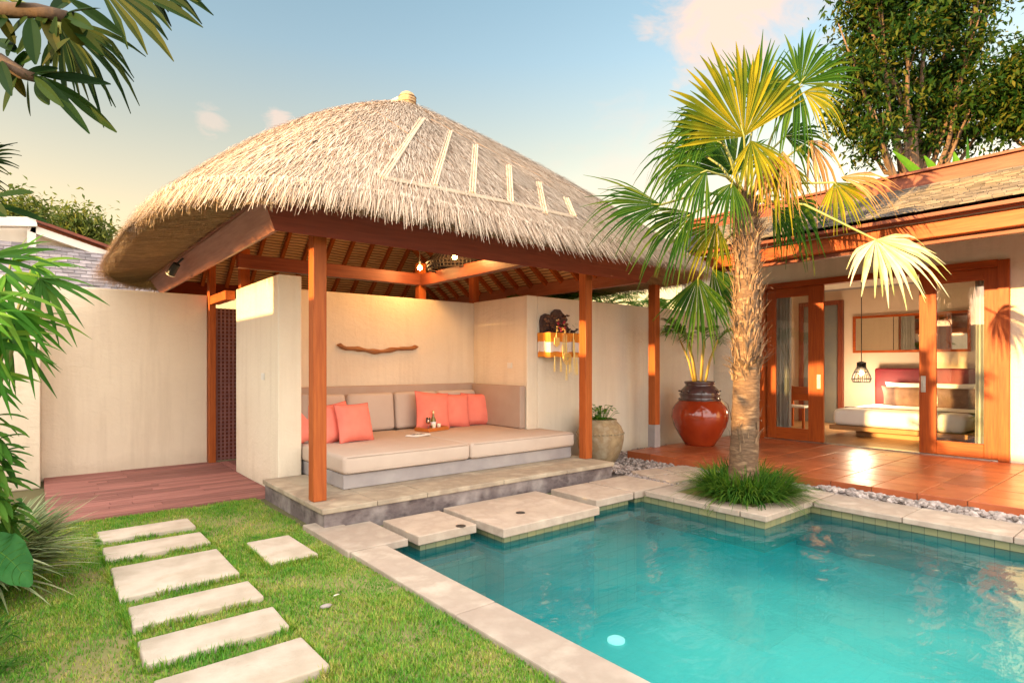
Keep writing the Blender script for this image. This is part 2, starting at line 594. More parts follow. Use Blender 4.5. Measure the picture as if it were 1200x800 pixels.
def tilemat(name, c1, c2, grout, size, rough=.3, soft=True):
    m, nt, bs = nodes(name)
    tc = N(nt, 'ShaderNodeTexCoord')
    geo = N(nt, 'ShaderNodeNewGeometry')
    sepn = N(nt, 'ShaderNodeSeparateXYZ')
    nt.links.new(geo.outputs['Normal'], sepn.inputs[0])
    sp = N(nt, 'ShaderNodeSeparateXYZ')
    nt.links.new(tc.outputs['Object'], sp.inputs[0])
    # pick the two in-plane axes from the face normal
    ax = mathn(nt, 'ABSOLUTE', sepn.outputs['X'])
    az = mathn(nt, 'ABSOLUTE', sepn.outputs['Z'])
    isx = mathn(nt, 'GREATER_THAN', ax, .5)
    isz = mathn(nt, 'GREATER_THAN', az, .5)
    u = mathn(nt, 'ADD', mathn(nt, 'MULTIPLY', sp.outputs['Y'], isx), mathn(nt, 'MULTIPLY', sp.outputs['X'], mathn(nt, 'SUBTRACT', 1.0, isx)))
    v = mathn(nt, 'ADD', mathn(nt, 'MULTIPLY', sp.outputs['Y'], isz), mathn(nt, 'MULTIPLY', sp.outputs['Z'], mathn(nt, 'SUBTRACT', 1.0, isz)))
    cb = N(nt, 'ShaderNodeCombineXYZ')
    nt.links.new(u, cb.inputs[0])
    nt.links.new(v, cb.inputs[1])
    br = N(nt, 'ShaderNodeTexBrick')
    br.offset = 0
    br.inputs['Scale'].default_value = 1
    br.inputs['Brick Width'].default_value = size
    br.inputs['Row Height'].default_value = size
    br.inputs['Mortar Size'].default_value = size * .03
    br.inputs['Color1'].default_value = (*c1, 1)
    br.inputs['Color2'].default_value = (*c2, 1)
    br.inputs['Mortar'].default_value = (*grout, 1)
    nt.links.new(cb.outputs[0], br.inputs['Vector'])
    f = noise(nt, coords(nt), 1.2, 5)
    c = mixc(nt, br.outputs['Color'], tuple(x * .75 for x in c2), mathn(nt, 'MULTIPLY', ramp(nt, f, [(.4, (0, 0, 0)), (.75, (1, 1, 1))]), .4))
    nt.links.new(c, bs.inputs['Base Color'])
    bs.inputs['Roughness'].default_value = rough
    return m


M['pool_tile'] = tilemat('pool_floor_tile', (.09, .47, .47), (.075, .43, .43), (.06, .37, .38), .12)
M['pool_wall'] = tilemat('pool_wall_tile', (.27, .26, .125), (.19, .21, .115), (.07, .08, .045), .10)
M['pool_step'] = tilemat('pool_step_tile', (.42, .62, .50), (.38, .58, .47), (.28, .46, .38), .15)


def thatchmat():
    m, nt, bs = nodes('thatch_straw')
    g = N(nt, 'ShaderNodeNewGeometry')
    f = noise(nt, coords(nt), .9, 4)
    k = mathn(nt, 'ADD', mathn(nt, 'MULTIPLY', g.outputs['Random Per Island'], .75), mathn(nt, 'MULTIPLY', f, .25))
    c = ramp(nt, k, [(.1, (.16, .10, .065)), (.3, (.36, .25, .175)), (.55, (.53, .405, .305)), (.9, (.70, .58, .465))])
    c = mixc(nt, c, (.27, .215, .17), mathn(nt, 'MULTIPLY', ramp(nt, noise(nt, coords(nt), .9, 5, .65), [(.46, (0, 0, 0)), (.7, (1, 1, 1))]), .5))
    nt.links.new(c, bs.inputs['Base Color'])
    bs.inputs['Roughness'].default_value = .75
    bs.inputs['Specular IOR Level'].default_value = .25
    return m


M['straw'] = thatchmat()
M['straw_body'] = pm('thatch_body', (.34, .22, .12), (.22, .135, .07), scale=30, rough=.9, bump=.6, bdist=.03, bscale=60, stretch=(1, 1, 1))
M['straw_under'] = pm('thatch_underside', (.40, .24, .10), (.24, .135, .055), scale=5, rough=.9, bump=.7, bdist=.03, bscale=16, stretch=(1, 6, 6))


def mat_bamboo(name, along):
    """split-bamboo matting: fine parallel canes with darker lashings"""
    m, nt, bs = nodes(name)
    vec = coords(nt)
    sp = N(nt, 'ShaderNodeSeparateXYZ')
    nt.links.new(vec, sp.inputs[0])
    cross = mathn(nt, 'ADD', mathn(nt, 'MULTIPLY', sp.outputs['Z'], 26.0), mathn(nt, 'MULTIPLY', noise(nt, vec, 3, 3), 1.2))
    cane = mathn(nt, 'FRACT', cross)
    tri = mathn(nt, 'ABSOLUTE', mathn(nt, 'SUBTRACT', cane, .5))
    f = noise(nt, coords(nt, (2, 2, 30)), 2, 5)
    c = ramp(nt, f, [(.3, (.78, .48, .28)), (.7, (.56, .31, .16))])
    c = mixc(nt, c, (.16, .07, .04), ramp(nt, tri, [(.28, (0, 0, 0)), (.45, (1, 1, 1))]))
    nt.links.new(c, bs.inputs['Base Color'])
    bs.inputs['Roughness'].default_value = .7
    add_bump(nt, bs, mathn(nt, 'SUBTRACT', .5, tri), .6, .02)
    return m


M['matting'] = mat_bamboo('bamboo_matting', 'x')

M['leaf_fan'] = leafmat('fan_leaf', [(.010, .042, .005), (.020, .066, .007), (.045, .10, .009), (.16, .17, .016)], .25, rough=.6, island=.45, scale=3)
M['leaf_fan_sun'] = leafmat('fan_leaf_sunlit', [(.016, .055, .005), (.08, .11, .007), (.27, .22, .010), (.42, .31, .018)], .3, rough=.6, island=.3, scale=2.2)  # fan leaf copy with the sun's yellow put into its colours
M['leaf_pale'] = leafmat('fan_leaf_pale', [(.17, .25, .04), (.40, .43, .17), (.62, .57, .38), (.70, .63, .50)], .3, rough=.6, island=.3, scale=4)
M['leaf_dead'] = leafmat('dry_leaf', [(.22, .11, .04), (.36, .19, .07), (.48, .28, .12)], .3, tint=(1.1, .9, .6))
M['leaf_dark'] = leafmat('dark_leaf', [(.004, .013, .002), (.008, .022, .003), (.014, .030, .004), (.035, .042, .005)], .06, rough=.6)
M['leaf_tree'] = leafmat('tree_leaf', [(.006, .026, .005), (.013, .042, .006), (.032, .062, .008), (.11, .10, .014)], .2, rough=.55)
M['leaf_far'] = leafmat('far_leaf', [(.06, .09, .02), (.10, .13, .03), (.18, .18, .05)], .3)
M['leaf_bright'] = leafmat('bright_leaf', [(.035, .13, .015), (.06, .20, .02), (.12, .28, .03), (.22, .34, .05)], .4)
M['leaf_bush'] = leafmat('bush_leaf', [(.03, .10, .015), (.055, .15, .02), (.10, .20, .03)], .3)
M['leaf_broad'] = leafmat('broad_leaf', [(.012, .06, .014), (.03, .12, .03), (.05, .16, .04)], .2, rough=.4, scale=14, island=.1)
M['leaf_var'] = leafmat('striped_leaf', [(.08, .13, .05), (.20, .25, .12), (.42, .43, .26)], .25)
M['leaf_areca'] = leafmat('areca_leaf', [(.05, .14, .025), (.10, .20, .03), (.20, .28, .05)], .4)
M['cane'] = pm('yellow_cane', (.50, .33, .06), (.36, .24, .05), scale=6, rough=.5, bump=.1, stretch=(1, 1, 6))
M['stalk'] = pm('green_stalk', (.24, .24, .05), (.15, .17, .04), scale=6, rough=.5, bump=.1)
M['palm_trunk'] = pm('palm_trunk', (.22, .125, .065), (.11, .06, .032), scale=6, rough=.9, bump=.8, bdist=.02, bscale=9, stretch=(1, 1, 3.5), c3=(.32, .20, .11))
M['fibre'] = pm('palm_fibre', (.33, .20, .11), (.11, .06, .032), scale=9, rough=.9, bump=.5, island=.45)


def grassmat(name='grass_blades'):
    m, nt, bs = nodes(name)
    g = N(nt, 'ShaderNodeNewGeometry')
    f = noise(nt, coords(nt), 2.4, 5, .65)
    f2 = noise(nt, coords(nt), 11, 4, .65)
    k = mathn(nt, 'ADD', mathn(nt, 'MULTIPLY', f, .62), mathn(nt, 'ADD', mathn(nt, 'MULTIPLY', f2, .30), mathn(nt, 'MULTIPLY', g.outputs['Random Per Island'], .22)))
    c = ramp(nt, k, [(.41, (.055, .24, .008)), (.56, (.14, .34, .016)), (.66, (.33, .40, .045)), (.77, (.56, .42, .15))])
    nt.links.new(c, bs.inputs['Base Color'])
    bs.inputs['Roughness'].default_value = .6
    t = N(nt, 'ShaderNodeBsdfTranslucent')
    nt.links.new(c, t.inputs['Color'])
    mx = N(nt, 'ShaderNodeMixShader')
    mx.inputs[0].default_value = .3
    nt.links.new(bs.outputs[0], mx.inputs[1])
    nt.links.new(t.outputs[0], mx.inputs[2])
    nt.links.new(mx.outputs[0], nt.nodes['Material Output'].inputs['Surface'])
    return m


M['grass'] = grassmat()
M['soil'] = pm('lawn_soil', (.15, .20, .035), (.26, .21, .09), scale=3, rough=.95, bump=.5, bdist=.02, bscale=30, c3=(.16, .22, .04))
M['ground'] = pm('ground_earth', (.14, .12, .05), (.10, .10, .04), scale=.5, rough=.95, bump=.3)

# ------------------------------------------------------------------ ground, pool
PX0, PX1, PY0, PY1 = 2.10, 6.25, -2.6, 4.87          # water rectangle
COPX0 = 1.84
WZ = -.10
g = MB()
BIG = 260
hx0, hx1, hy0, hy1 = 2.02, 6.33, -2.7, 4.95
for (a, b, c_, d) in ((-BIG, -BIG, hx0, BIG), (hx1, -BIG, BIG, BIG), (hx0, -BIG, hx1, hy0), (hx0, hy1, hx1, BIG)):
    g.add([(a, b, -.02), (c_, b, -.02), (c_, d, -.02), (a, d, -.02)], [(0, 1, 2, 3)])
struct(g.build('ground', M['ground'], origin=(0, 0, 0)))
l = MB()
nx, ny = 50, 80
lx0, lx1, ly0, ly1 = -3.1, COPX0, -1.5, 6.62
vs = []
for j in range(ny + 1):
    for i in range(nx + 1):
        x = lx0 + (lx1 - lx0) * i / nx
        y = ly0 + (ly1 - ly0) * j / ny
        vs.append((x, y, -.008 + .012 * mnoise.noise(Vector((x * 1.6, y * 1.6, 0)))))
fs = [(j * (nx + 1) + i, j * (nx + 1) + i + 1, (j + 1) * (nx + 1) + i + 1, (j + 1) * (nx + 1) + i) for j in range(ny) for i in range(nx)]
l.add(vs, fs)
struct(l.build('lawn', M['soil'], origin=(0, 0, 0), smooth=True))

p = MB()
DEP = -1.25
p.add([(PX0, PY0, DEP), (PX1, PY0, DEP), (PX1, PY1, DEP), (PX0, PY1, DEP)], [(0, 1, 2, 3)], 0)
for (a, b) in (((PX0, PY0), (PX0, PY1)), ((PX0, PY1), (PX1, PY1)), ((PX1, PY1), (PX1, PY0)), ((PX1, PY0), (PX0, PY0))):
    p.add([(a[0], a[1], -.32), (b[0], b[1], -.32), (b[0], b[1], DEP), (a[0], a[1], DEP)], [(0, 1, 2, 3)], 0)
    p.add([(a[0], a[1], -.028), (b[0], b[1], -.028), (b[0], b[1], -.32), (a[0], a[1], -.32)], [(0, 1, 2, 3)], 1)
# submerged shelf along the pavilion, bench along the terrace side
p.box((PX0 + .002, 4.20, DEP), (5.279, PY1 - .002, -.26), 2)
p.box((5.92, -.4, DEP), (PX1 - .002, 2.69, -.36), 0)
p.box((5.90, -.42, -.359), (PX1 - .002, 2.69, -.30), 3)  # dark ledge top, its colour also standing in for reflected shade
struct(p.build('pool_basin', [M['pool_tile'], M['pool_wall'], M['pool_step'], pm('dark_ledge_reflection', (.05, .05, .04), (.03, .03, .028), scale=6, rough=.5)], origin=(0, 0, 0)))
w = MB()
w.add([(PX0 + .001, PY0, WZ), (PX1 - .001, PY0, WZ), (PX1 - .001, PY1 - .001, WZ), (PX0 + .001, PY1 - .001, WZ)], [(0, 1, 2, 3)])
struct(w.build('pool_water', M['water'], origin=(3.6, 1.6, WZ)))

# planter block that juts into the pool (palm bed)
pl = MB()
pl.box((5.282, 2.70, DEP), (PX1 - .003, PY1 - .004, -.321), 1)
pl.box((5.282, 2.70, -.32), (PX1 - .003, PY1 - .004, -.028), 0)
struct(pl.build('planter_base', [M['pool_wall'], M['pool_tile']], origin=(0, 0, 0)))
cp = MB()


def slabs_y(x0, x1, y0, y1, n, z0=-.026, z1=.03):
    for i in range(n):
        a = y0 + (y1 - y0) * i / n
        b = y0 + (y1 - y0) * (i + 1) / n
        cp.box((x0, a + .003, z0), (x1, b - .003, z1 + random.uniform(-.002, .002)))


def slabs_x(x0, x1, y0, y1, n, z0=-.026, z1=.03):
    for i in range(n):
        a = x0 + (x1 - x0) * i / n
        b = x0 + (x1 - x0) * (i + 1) / n
        cp.box((a + .003, y0, z0), (b - .003, y1, z1 + random.uniform(-.002, .002)))


slabs_y(COPX0, PX0 + .03, PY0 - .3, 4.16, 5)
cp.box((COPX0 - .02, 4.165, -.026), (2.335, 4.86, .036))
cp.box((COPX0 - .02, 4.866, -.026), (2.11, 5.12, .034))
slabs_y(PX1 - .04, 6.78, PY0 - .3, 2.66, 7)
slabs_x(5.25, 6.78, 2.67, 2.93, 2, z1=.034)
slabs_y(5.25, 5.50, 2.935, 4.06, 3, z1=.034)
cp.box((5.503, 3.85, -.026), (6.78, 4.06, .03))
o = cp.build('pool_coping', M['coping'], origin=(0, 0, 0), bevel=.008)
struct(o)
bed = MB()
bed.box((5.503, 2.933, -.026), (6.78, 3.847, .012))
struct(bed.build('planting_bed_soil', M['soil'], origin=(0, 0, 0)))

# pads in the pool
pads = [((2.43, 4.17), (3.02, 4.80), 'small square pad beside the coping'),
        ((3.10, 3.89), (4.32, 5.02), 'largest broad pad in the middle'),
        ((4.50, 4.10), (5.10, 4.79), 'small pad right of the largest one'),
        ((5.135, 4.10), (5.80, 4.80), 'last pad by the gravel')]
plabels = ['small square sandstone pad standing in the water next to the pool corner coping',
           'broad largest sandstone pad standing in the pool in front of the daybed',
           'small sandstone pad in the water between the broad pad and the gravel side pad',
           'sandstone pad at the gravel end of the row of pool pads']
for (a, b, _), lab in zip(pads, plabels):
    t = thing('pool_pad', lab, 'stepping stone', ((a[0] + b[0]) / 2, (a[1] + b[1]) / 2, -.36), 'sandstone pads across the pool edge')
    mb = MB()
    mb.box((a[0], a[1], -.045), (b[0], min(b[1], PY1 - .012), .034) if b[1] < 4.9 else (b[0], 4.84, .034))
    mb.build('slab', M['pad'], t, bevel=.008)
    mb = MB()
    i = .04
    bx1 = min(b[0] - i, 5.277) if 5.1 < a[0] < 5.2 else b[0] - i
    mb.box((a[0] + i, a[1] + i, -.20), (bx1, min(b[1], 4.84) - .03, -.046))
    mb.box((a[0] + i, a[1] + i, DEP + .003 if a[1] < 4 else -.258), (bx1, min(b[1], 4.84) - .03, -.201), 1)
    mb.build('tiled_base', [M['pool_wall'], M['pool_tile']], t)
for (px, py), lab in zip(((610, 600.5), (540, 616)), ('round dark cap set into the broad middle pool pad', 'round dark cap set into the small pool pad by the coping corner')):
    q = at_z(px, py, .034)
    dr = MB()
    dr.lathe((q.x, q.y, .0345), [(.045, 0), (.045, .003), (.028, .004), (.0, .002)], 14)
    tag(dr.build('drain_cap', M['black']), lab, 'drain cap')

# round underwater lamp on the pool floor
lp = MB()
q = at_z(722, 745, WZ)
r_ = ray(722, 745)
q = EYEP + r_ * ((-1.2 - EYE) / r_.z)
lp.lathe((q.x, q.y, DEP + .002), [(.085, 0), (.085, .02), (.06, .035), (0, .04)], 32)
tag(lp.build('pool_light', emis('pool_lamp', (.72, 1, .93), .32), smooth=True), 'pale round light glowing on the pool floor', 'pool light')

# ------------------------------------------------------------------ stepping stones on the lawn
stones = [(.40, 1.09, 5.675, 6.01), (.40, 1.078, 5.10, 5.46), (.40, 1.08, 4.22, 4.885), (.41, 1.078, 3.705, 4.03), (.402, 1.073, 3.20, 3.52), (.405, 1.074, 2.65, 3.025), (.40, 1.07, 2.03, 2.34)]
slab_words = ['narrow pale slab nearest the timber deck, farthest of the lawn path',
              'narrow pale slab second from the timber deck on the lawn path',
              'widest and deepest pale slab of the lawn path',
              'narrow pale slab just in front of the widest path slab, towards the viewer',
              'narrow pale slab on the lawn path between the fourth slab and the frontmost long one',
              'long pale slab at the bottom edge of the photo on the lawn path',
              'path slab cut off by the bottom edge with only a pale corner showing']
for k, ((x0, x1, y0, y1), lab) in enumerate(zip(stones, slab_words)):
    mb = MB()
    j = lambda: random.uniform(-.008, .008)
    mb.poly([(x0 + j(), y0 + j()), (x1 + j(), y0 + j()), (x1 + j(), y1 + j()), (x0 + j(), y1 + j())], -.02, .035)
    if k == 6:
        for vv in range(len(mb.v)):
            mb.v[vv] = (mb.v[vv][0] + .02, mb.v[vv][1], mb.v[vv][2])
    tag(mb.build('path_slab', M['stone'], bevel=.011, bseg=3), lab, 'paving slab', 'pale slabs of the lawn path')
mb = MB()
mb.poly([(1.29, 4.26), (1.635, 4.27), (1.625, 4.90), (1.295, 4.90)], -.02, .033)
tag(mb.build('path_slab', M['stone'], bevel=.006), 'single square slab in the grass between the path and the pool coping', 'paving slab')

# ------------------------------------------------------------------ deck
dk = MB()
y = 6.60
yy = []
while y < 9.28:
    yy.append(y)
    y += .105
for k, y in enumerate(yy):
    xs = [.08, random.uniform(.5, 1.6), 2.06]
    for i in range(2):
        dk.box((xs[i] + .002, y + .003, -.06), (xs[i + 1] - .002, y + .1, .028 + random.uniform(-.002, .002)))
x = 2.075
while x < 2.75:
    dk.box((x, 8.33, -.06), (x + .1, 9.24, .027))
    x += .105
struct(dk.build('timber_deck', M['deck'], origin=(0, 0, 0), bevel=.004))
db = MB()
db.box((.09, 6.62, -.058), (2.05, 9.25, .0))
struct(db.build('deck_bearers', M['black'], origin=(0, 0, 0)))

# ------------------------------------------------------------------ walls


def wall(name, boxes, mat, label, cap=True, cat='wall', bevel=.015):
    mb = MB()
    for a, b in boxes: mb.box(a, b)
    o = mb.build(name, mat, origin=(0, 0, 0) if False else None, bevel=bevel)
    tag(o, label, cat)
    return o


wall('boundary_wall', [((.052, 9.3, -.02), (1.93, 9.5, 2.44))], M['plaster'], 'long cream boundary wall behind the timber deck')
wall('boundary_wall', [((-3.0, 8.8, -.02), (.05, 9.5, 2.46))], M['plaster'], 'cream wall end stepping forward behind the foreground palm leaves')
wall('pier_wall', [((2.07, 6.58, -.02), (2.33, 8.32, 2.44))], M['plaster_light'], 'free standing cream pier with a sunlit top beside the deck')
wall('back_wall', [((2.331, 7.5, -.02), (5.56, 7.7, 2.41))], M['plaster'], 'cream back wall behind the daybed carrying the carved wooden bow')
wall('side_wall', [((5.37, 6.2, -.02), (5.57, 7.498, 2.42))], M['plaster'], 'short cream return wall at the daybed corner')
wall('garden_wall', [((5.572, 6.2, -.02), (10.14, 6.4, 2.42))], M['plaster_light'], 'cream wall behind the shrine, the stone pot and the glazed jar')
# far return of the passage beside the gate
wall('passage_wall', [((2.62, 7.71, -.02), (2.8, 9.6, 2.35))], M['plaster'], 'cream passage wall behind the lattice gate', bevel=0)

# unseen walls on the sunset side of the lawn, heights set to shade it
wall('lawn_shade_wall', [((-3.5, -6, -.02), (-3.2, 4.6, 1.95))], M['plaster'], 'low unseen plastered wall shading the lawn on the sunset side')
wall('lawn_shade_wall', [((-3.5, 4.62, -.02), (-3.2, 12, 2.72))], M['plaster'], 'tall unseen plastered wall shading the lawn on the sunset side')

wall('sun_block_pillar', [((-3.52, 6.42, -.02), (-3.18, 6.99, 4.0))], M['plaster'], 'unseen square pillar added to keep low sun off the daybed return wall')  # added out of view, only to keep low sun off the return wall

# lattice gate
t = thing('lattice_gate', 'dark red lattice gate with wooden frame between the boundary wall and the pier', 'gate', (2.2, 9.3, 0.03))
mb = MB()
gx0, gx1, gy, gz0, gz1 = 2.02, 2.60, 9.27, .04, 2.26
s = .055
mb.box((gx0, gy + .03, gz0), (gx1, gy + .045, gz1))
mb.build('back_panel', M['dwood_z'], t)
mb = MB()
k = -int((gz1 - gz0) / s)
z = gz0 + s / 2
while z < gz1:
    mb.box((gx0, gy + .004, z - .012), (gx1, gy + .018, z + .012))
    z += s
x = gx0 + s / 2
while x < gx1:
    mb.box((x - .012, gy - .008, gz0), (x + .012, gy + .003, gz1))
    x += s
mb.build('lattice', pm('lattice_wood', (.30, .12, .10), (.2, .075, .065), scale=8, rough=.5), t)
mb = MB()
mb.box((1.932, 9.2, .0), (2.02, 9.34, 3.05))
mb.build('gate_post', M['wood_z'], t, bevel=.005)
mb = MB()
mb.box((1.94, 8.325, 2.30), (2.06, 9.198, 2.42))
mb.build('lintel', M['wood_y'], t, bevel=.005)

# ------------------------------------------------------------------ pavilion platform
pf = thing('stone_platform', 'grey stone platform step under the daybed pavilion', 'platform', (3.8, 5.5, 0))
mb = MB()
mb.box((1.93, 4.905, -.9), (5.67, 6.195, .15))
mb.box((1.93, 6.196, -.3), (5.365, 6.572, .15))
mb.box((2.335, 6.573, -.3), (5.365, 7.49, .15))
mb.build('riser', pm('stained_cement', (.085, .062, .064), (.14, .108, .105), scale=7, rough=.8, bump=.3, bscale=30, big=3.5, bigc=(.46, .40, .37), c3=(.05, .034, .036), stretch=(1, 1, 1.6)), pf)
mb = MB()
xs = [1.90, 2.42, 2.95, 3.9, 4.85, 5.70]
for i in range(len(xs) - 1):
    mb.box((xs[i] + .002, 4.88, .151), (xs[i + 1] - .002, 5.30, .2 + random.uniform(-.001, .001)))
    mb.box((xs[i] + .002, 5.304, .151), (xs[i + 1] - .002, 6.572 if i == 0 else (6.19 if i == 4 else 7.4), .2))
mb.build('tread', M['plat_top'], pf, bevel=.008)

# ------------------------------------------------------------------ daybed
db = thing('daybed', 'long built in daybed with beige mattresses on a grey cement base', 'daybed', (3.9, 6.4, .2))
mb = MB()
mb.box((2.36, 5.50, .203), (5.54, 7.42, .345))
mb.build('base', M['plinth'], db, bevel=.006)


def mattress(pts, z0, z1, name, mat, r=.045):
    b = MB()
    b.poly(pts, z0, z1)
    o = b.build(name, mat, db, bevel=r, bseg=4)
    cx_, cy_ = sum(p_[0] for p_ in pts) / len(pts), sum(p_[1] for p_ in pts) / len(pts)
    for zz in (z0 + .022, z1 - .014):
        loop = [Vector((px_ - math.copysign(.012, px_ - cx_), py_ - math.copysign(.012, py_ - cy_), zz)) for px_, py_ in pts]
        pb = MB()
        for i in range(len(loop)):
            if loop[i].y < 5.6 or loop[(i + 1) % len(loop)].y < 5.6:
                if abs(loop[i].y - loop[(i + 1) % len(loop)].y) < .1:
                    pb.tube([loop[i] + Vector((.03, -.010, 0)), loop[(i + 1) % len(loop)] + Vector((-.03, -.010, 0))], .006, 6)
        if pb.v: pb.build('piping', M['cushion'], o, smooth=True)
    return o


mattress([(2.34, 5.46), (3.872, 5.46), (3.872, 7.3), (2.34, 7.3)], .348, .535, 'mattress', M['cushion'])
mattress([(3.876, 5.46), (5.58, 5.46), (5.58, 6.17), (5.35, 6.17), (5.35, 7.3), (3.876, 7.3)], .348, .535, 'mattress', M['cushion'])
for x0, x1, y0, y1, z1 in ((2.34, 5.36, 7.40, 7.49, 1.15), (5.26, 5.362, 6.22, 7.398, 1.14), (2.34, 2.44, 6.66, 7.398, 1.10)):
    b = MB()
    b.box((x0, y0, .537), (x1, y1, z1))
    b.build('back_panel', M['panel'], db, bevel=.02, bseg=3)


def cushion_mesh(w_, h_, d_, n=14, puff=1.0, corner=.0, seed=0):
    """pillow: front and back grids joined at a seam"""
    vs, fs = [], []
    rr = random.Random(seed)
    ox = rr.uniform(0, 50)
    for side in (1, -1):
        for j in range(n + 1):
            for i in range(n + 1):
                u, v = i / n * 2 - 1, j / n * 2 - 1
                e = ((1 - u ** 4) * (1 - v ** 4))
                pinch = 1 - .07 * puff * (1 - (u * u)) * abs(v) ** 3 if True else 1
                pinch2 = 1 - .07 * puff * (1 - (v * v)) * abs(u) ** 3
                wr = .012 * mnoise.noise(Vector((u * 2.5 + ox, v * 2.5, side))) * e
                vs.append((u * w_ / 2 * pinch2, side * (d_ / 2 * (max(e, 0) ** .45) + wr), v * h_ / 2 * pinch))
    m_ = (n + 1) ** 2
    for sidx in (0, 1):
        for j in range(n):
            for i in range(n):
                a = sidx * m_ + j * (n + 1) + i
                q = (a, a + 1, a + n + 2, a + n + 1)
                fs.append(q if sidx == 1 else tuple(reversed(q)))
    return vs, fs


def put_cushion(name, mat, c, w_, h_, d_, lean=0, yaw=0, roll=0, parent=None, seed=0, puff=1.0, mb=None):
    vs, fs = cushion_mesh(w_, h_, d_, seed=seed, puff=puff)
    Rm = Matrix.Rotation(yaw, 3, 'Z') @ Matrix.Rotation(lean, 3, 'X') @ Matrix.Rotation(roll, 3, 'Y')
    b = mb or MB()
    b.add([Vector(c) + Rm @ Vector(q) for q in vs], fs)
    if mb: return
    return b.build(name, mat, parent, smooth=True)


for k in range(4):
    x0 = 2.47 + k * .70
    b = MB()
    c = Vector((x0 + .345, 7.315, .795))
    Rm = Matrix.Rotation(math.radians(-6), 3, 'X')
    b.obox(c, Rm @ Vector((.34, 0, 0)), Rm @ Vector((0, .07, 0)), Rm @ Vector((0, 0, .255)))
    b.build('back_cushion', M['cushion'], db, bevel=.05, bseg=4)

# coral pillows
specs = [((359, 486), 6.75, .44, -.25, 'coral pillow at the arm end of the daybed, leaning left of the front post', 25),
         ((392, 487), 6.62, .46, -.28, 'coral pillow half hidden behind the front post', 14),
         ((415, 484), 6.50, .46, -.30, 'coral pillow showing whole just right of the front post', 10),
         ((507, 482), 7.02, .53, -.26, 'coral pillow directly behind the bottle and tray', 0),
         ((532, 478), 7.07, .49, -.24, 'coral pillow in the middle of the three beside the corner panel', -4),
         ((558, 477), 7.10, .48, -.22, 'coral pillow nearest the corner panel of the daybed', -8)]
for k, ((px, py), yy_, sz, lean, lab, yw) in enumerate(specs):
    q = at_y(px, py, yy_)
    q.z = .545 + sz / 2 * math.cos(lean) - .01
    rl = math.radians(random.uniform(-6, 6))
    o = put_cushion('pillow', M['coral'], q, sz * 1.02, sz, .17, lean, math.radians(yw), rl, seed=k)
    Rm = Matrix.Rotation(math.radians(yw), 3, 'Z') @ Matrix.Rotation(lean, 3, 'X') @ Matrix.Rotation(rl, 3, 'Y')
    edge = []
    for e_ in range(56):
        a_ = e_ / 56 * 4
        sd_, f_e = int(a_), (a_ % 1) * 2 - 1
        u_, v_e = [(f_e, -1), (1, f_e), (-f_e, 1), (-1, -f_e)][sd_]
        edge.append(Vector(q) + Rm @ Vector((u_ * sz * .51 * (1 - .07 * (1 - v_e * v_e) * abs(u_) ** 3), 0, v_e * sz / 2 * (1 - .07 * (1 - u_ * u_) * abs(v_e) ** 3))))
    pp = MB()
    pp.tube(edge + [edge[0]], .006, 6, caps=False)
    pp.build('piping', M['coral_dark'], o, smooth=True)
    tag(o, lab, 'pillow', 'coral pillows on the daybed')

# tray with bottle and glasses
TZ = .537
q = at_z(506, 504, TZ)
tr = thing('serving_tray', 'orange wooden serving tray on the daybed mattress', 'tray', (q.x, q.y, TZ))
mb = MB()
ang = .25
ux, uy = Vector((math.cos(ang), math.sin(ang), 0)), Vector((-math.sin(ang), math.cos(ang), 0))
mb.obox(q + UP * .008, ux * .19, uy * .12, UP * .007)
mb.build('tray_bottom', pm('tray_wood', (.55, .16, .03), (.42, .11, .02), scale=8, rough=.35), tr)
mb = MB()
for s_ in (1, -1):
    mb.obox(q + uy * .125 * s_ + UP * .025, ux * .2, uy * .007, UP * .024)
    mb.obox(q + ux * .194 * s_ + UP * .025, ux * .006, uy * .118, UP * .024)
mb.build('tray_rim', pm('tray_wood_rim', (.60, .18, .03), (.45, .12, .02), scale=8, rough=.35), tr, bevel=.003)
bt = thing('bottle', 'green gold bottle with a pale neck standing on the tray', 'bottle', q + ux * .05 + UP * .016)
mb = MB()
bp = q + ux * .05 + uy * .02 + UP * .016
mb.lathe(bp, [(0, 0), (.036, .002), (.038, .02), (.038, .11), (.03, .14), (.014, .17), (.013, .2)], 20)
mb.build('bottle_body', pm('bottle_glass', (.20, .16, .02), (.14, .12, .02), rough=.08, bump=0, coat=.5), bt, smooth=True)
mb = MB()
mb.lathe(bp + UP * .2, [(.014, 0), (.016, .002), (.016, .05), (.0, .055)], 16)
mb.build('bottle_neck_foil', pm('gold_foil', (.85, .7, .4), (.8, .62, .3), rough=.25, bump=0, metallic=.6), bt, smooth=True)
mb = MB()
mb.lathe(bp, [(.0385, .05), (.0388, .052), (.0388, .095), (.0385, .097)], 20)
mb.build('bottle_label', M['white_fab'], bt, smooth=True)
for k, (dx, dy, lab) in enumerate(((-.07, 0, 'stemmed glass on the tray left of the bottle'), (-.02, -.06, 'low pale tumbler at the front of the tray'), (.11, -.03, 'small pale cup on the tray right of the bottle'))):
    gp = q + ux * dx + uy * dy + UP * .016
    mb = MB()
    if k == 0:
        mb.lathe(gp, [(0, 0), (.03, .002), (.004, .008), (.004, .07), (.02, .085), (.034, .11), (.03, .165), (.028, .165), (.032, .11), (.018, .09), (0, .085)], 18)
    else:
        mb.lathe(gp, [(0, 0), (.024, .001), (.026, .07), (.024, .07), (.022, .01), (0, .008)], 18)
    tag(mb.build('drinking_glass', glassmat('glassware_%d' % k, (.97, .95, .88), .03, 1.5, .12) if k == 0 else pm('pale_cup_%d' % k, (.8, .72, .55), (.75, .65, .5), rough=.2, bump=0), smooth=True), lab, 'glass', 'glasses on the tray')
q2 = at_z(490, 510, TZ)
mb = MB()
